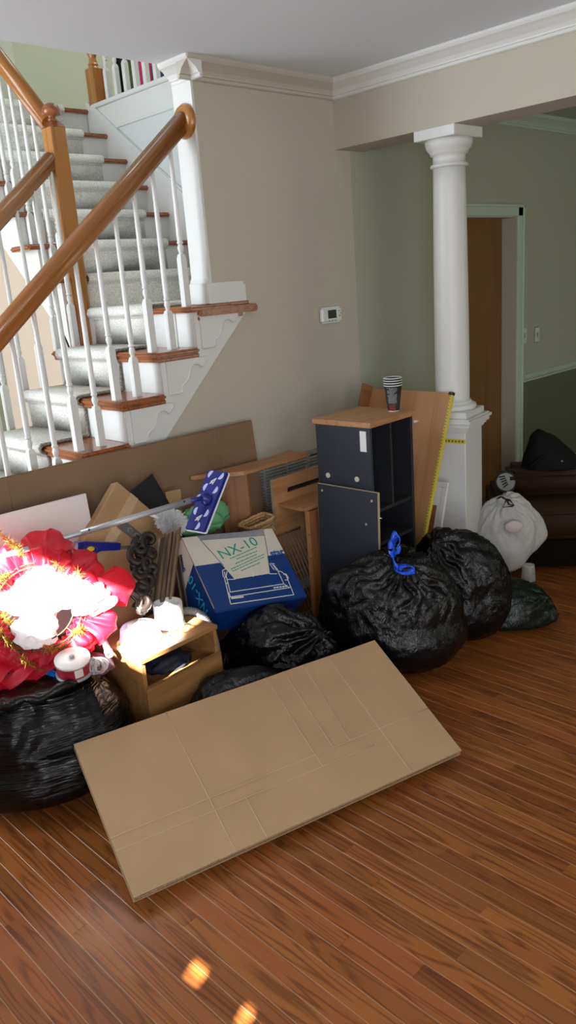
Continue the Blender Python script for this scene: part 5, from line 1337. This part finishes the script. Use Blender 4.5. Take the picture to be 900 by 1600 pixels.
# white duster
dc = P(268, 816, 'y', 2.70)
du = thing('duster', 'fluffy white microfibre duster head behind the mop head', 'duster', frame(dc, (.28, .0, -.16), (.1, .1, .5)))
bm = NB(); rd_ = random.Random(4)
for k in range(5200):
    a = rd_.uniform(0, 2*PI); b_ = math.acos(rd_.uniform(-1, 1)); d = Vector((math.cos(b_), math.sin(b_)*math.cos(a), math.sin(b_)*math.sin(a)))
    p = Vector((d.x*.058, d.y*.040, d.z*.036)); q = p*1.28 + Vector((rd_.gauss(0, .006), rd_.gauss(0, .006), rd_.gauss(0, .006))); s = d.orthogonal().normalized(); s.rotate(Matrix.Rotation(rd_.uniform(0, 6), 3, d)); s *= .0011
    v = [bm.verts.new(x) for x in (p*.8+s, p*.8-s, q-s*.9, q+s*.9)]; bm.faces.new(v)
o = obj('microfibre_strands', bm, M_fluff, du); o['kind'] = 'stuff'
bm = NB(); bmesh.ops.create_icosphere(bm, subdivisions=3, radius=1); bmesh.ops.scale(bm, vec=(.055, .038, .034), verts=bm.verts[:]); obj('core', bm, M_fluff, du, smooth=True)
bm = NB(); tube(bm, [(-.05, 0, 0), (-.12, .005, -.01)], .007, 10); obj('handle', bm, M_whitep, du, smooth=True)
# drywall saw
sa, sb, sc_ = P(118, 856, 'y', 2.64), P(185, 854, 'y', 2.65), P(240, 860, 'y', 2.66)
su = (sb-sa); swl = su.length
sw = thing('hand_saw', 'cobalt blue handled jab saw with a yellow insert lying above the wreath', 'saw', frame(sa, su, Vector((0, .0, 1)) ))
hd = NB(); outl = [(0, .022), (.035, .026), (.08, .022), (swl, .016), (swl, -.012), (.105, -.014), (.085, -.024), (.03, -.028), (.004, -.022)]
prism(hd, outl, -.014, .014, ('x', 'y', 'z')); obj('handle', hd, M_blue, sw)
for zz in (.0145, -.0145):
    bm = NB(); tube(bm, [Vector((.055+.034*math.cos(a), -.003+.014*math.sin(a), zz)) for a in np.linspace(0, 2*PI, 25)[:-1]], .004, 8, closed=True); obj('grip_rim', bm, M_blue, sw, smooth=True)
bm = NB(); lathe(bm, [(.011, -.018), (.012, .0), (.011, .018)], 16, T(.058, -.003, 0) @ Matrix.Diagonal((1.5, .8, 1, 1))); obj('insert', bm, M_yellow, sw, smooth=True)
bm = NB(); bl3 = (sc_-sa).length; prism(bm, [(swl-.01, .004)] + [(bl3, .001), (bl3, -.003)] + [(bl3-(bl3-swl)*k/12, -.010 - (.003 if k % 2 else 0)) for k in range(13)], -.0008, .0008, ('x', 'y', 'z')); obj('blade', bm, M_steel, sw)

# ================================================================== CARVED ORNAMENT AND MOULDINGS
cv_ = thing('carved_ornament', 'dark brown carved scrollwork ornament beside the striped moulding', 'ornament', frame(P(223, 950, 'y', 2.44), P(228, 838, 'y', 2.58) - P(223, 950, 'y', 2.44), Vector((-1, .15, 0))) @ Matrix.Diagonal((1, .95, 1, 1)))
chh = (P(228, 838, 'y', 2.58) - P(223, 950, 'y', 2.44)).length
def scroll(cx_, cy_, r, turns, a0, dirn, rad):
    n = 36; return [Vector((cx_ + r*(1-.85*i/n)*math.cos(a0+dirn*turns*2*PI*i/n), cy_ + r*(1-.85*i/n)*math.sin(a0+dirn*turns*2*PI*i/n), .010 + .012*math.sin(i/n*PI))) for i in range(n)]
for k, (fx, y, r, tr2, a0, dr_) in enumerate(((.92, -.012, .036, 1.3, 2.6, -1), (.80, .020, .030, 1.2, 1.0, 1), (.66, .034, .042, 1.5, 0, 1), (.60, -.010, .030, 1.3, 3.5, -1), (.46, .030, .036, 1.3, -.6, -1), (.36, -.006, .034, 1.4, 2.2, 1), (.22, .016, .036, 1.3, .2, -1), (.08, .004, .030, 1.3, 2.8, 1), (.74, -.028, .022, 1.2, .5, 1), (.50, -.030, .022, 1.2, 1.5, -1))):
    bm = NB(); pth = scroll(fx*chh, y, r*1.05, tr2*.72, a0, dr_, .01); tube(bm, pth, [.0165*(1-.5*i/len(pth)) for i in range(len(pth))], 10); obj('scroll', bm, M_carve, cv_, smooth=True)
bm = NB(); pts = [(chh*i/24, -.030 - .010*math.sin(i*1.4)) for i in range(25)] + [(chh*i/24, .032 + .012*math.sin(i*1.1+1)) for i in range(24, -1, -1)]
prism(bm, pts, -.012, -.002, ('x', 'y', 'z')); obj('backing', bm, M_carve, cv_)
for k in range(9):
    fx = .05 + .105*k; bm = NB(); bmesh.ops.create_icosphere(bm, subdivisions=3, radius=1)
    for v in bm.verts: v.co = Vector((v.co.x*.046, v.co.y*.027*(1-.4*v.co.x), v.co.z*.019 + .006*math.sin(v.co.y*8)))*(1+.15*nz(v.co*3))
    bmesh.ops.rotate(bm, verts=bm.verts[:], matrix=Matrix.Rotation(1.3*math.sin(k*2.1), 3, 'Z')); bmesh.ops.translate(bm, verts=bm.verts[:], vec=(fx*chh, .018*math.sin(k*1.7)+.006, .004)); obj('leaf', bm, M_carve, cv_, smooth=True)
def moulding(name, label, a, b, side, w, m, mitre=.05):
    """profiled frame rail from a (bottom) to b (top) with a mitred top"""
    u = (b-a); L = u.length; r = thing(name, label, 'moulding', frame(a, u, side))
    prof = [(-.5, 0), (-.5, .012), (-.44, .018), (-.36, .018), (-.30, .008), (-.22, .008), (-.16, .022), (-.04, .026), (.02, .012), (.10, .010), (.16, .020), (.26, .024), (.34, .014), (.42, .014), (.47, .020), (.5, .012), (.5, 0)]
    for (p0, p1, nm) in ((0, 6, 'outer_reed'), (5, 11, 'middle_reed'), (10, 16, 'inner_reed')):
        bm = NB(); q = [prof[i] for i in range(p0, p1+1)]; q = [(q[0][0], 0)] + q + [(q[-1][0], 0)]
        A = [bm.verts.new((0, y*w, z)) for y, z in q]; B = [bm.verts.new((L - mitre*(.5 + y), y*w, z)) for y, z in q]
        n = len(q)
        for i in range(n): bm.faces.new((A[i], A[(i+1) % n], B[(i+1) % n], B[i]))
        bm.faces.new(A[::-1]); bm.faces.new(B); obj(nm, bm, m, r)
    return r
M_m2 = wood('dark_moulding', (.08, .05, .03), (.035, .024, .015), .35, 0, 2.5, 4)
M_mould2 = wood('striped_moulding_x', (.15, .10, .05), (.03, .019, .011), .35, 0, 2.2, 5)
ma = P(247, 955, 'y', 2.47); mb = P(263, 822, 'y', 2.60)
moulding('frame_moulding', 'striped brown and gold frame moulding standing left of the printer box', ma, mb, Vector((-1, .45, .0)), .105, M_mould2, .085)
ma2 = P(294, 950, 'y', 2.60); mb2 = P(280, 862, 'y', 2.68)
moulding('frame_moulding', 'darker frame moulding wedged between the striped one and the printer box', ma2, mb2, Vector((-1, .3, -.2)), .07, M_m2, .03)

# ================================================================== groups of alike things
GR = {'trash_bag': 'filled trash bags', 'disc_spindle': 'disc spindles', 'disc_tub': 'disc spindles', 'stair_railing': 'stair railings', 'tissue_paper': 'tissue paper in the wreath', 'frame_moulding': 'loose frame mouldings', 'flattened_carton': 'flattened cartons'}
for o in list(SC.objects):
    if o.parent is None and o.name.split('.')[0] in GR and 'group' not in o: o['group'] = GR[o.name.split('.')[0]]
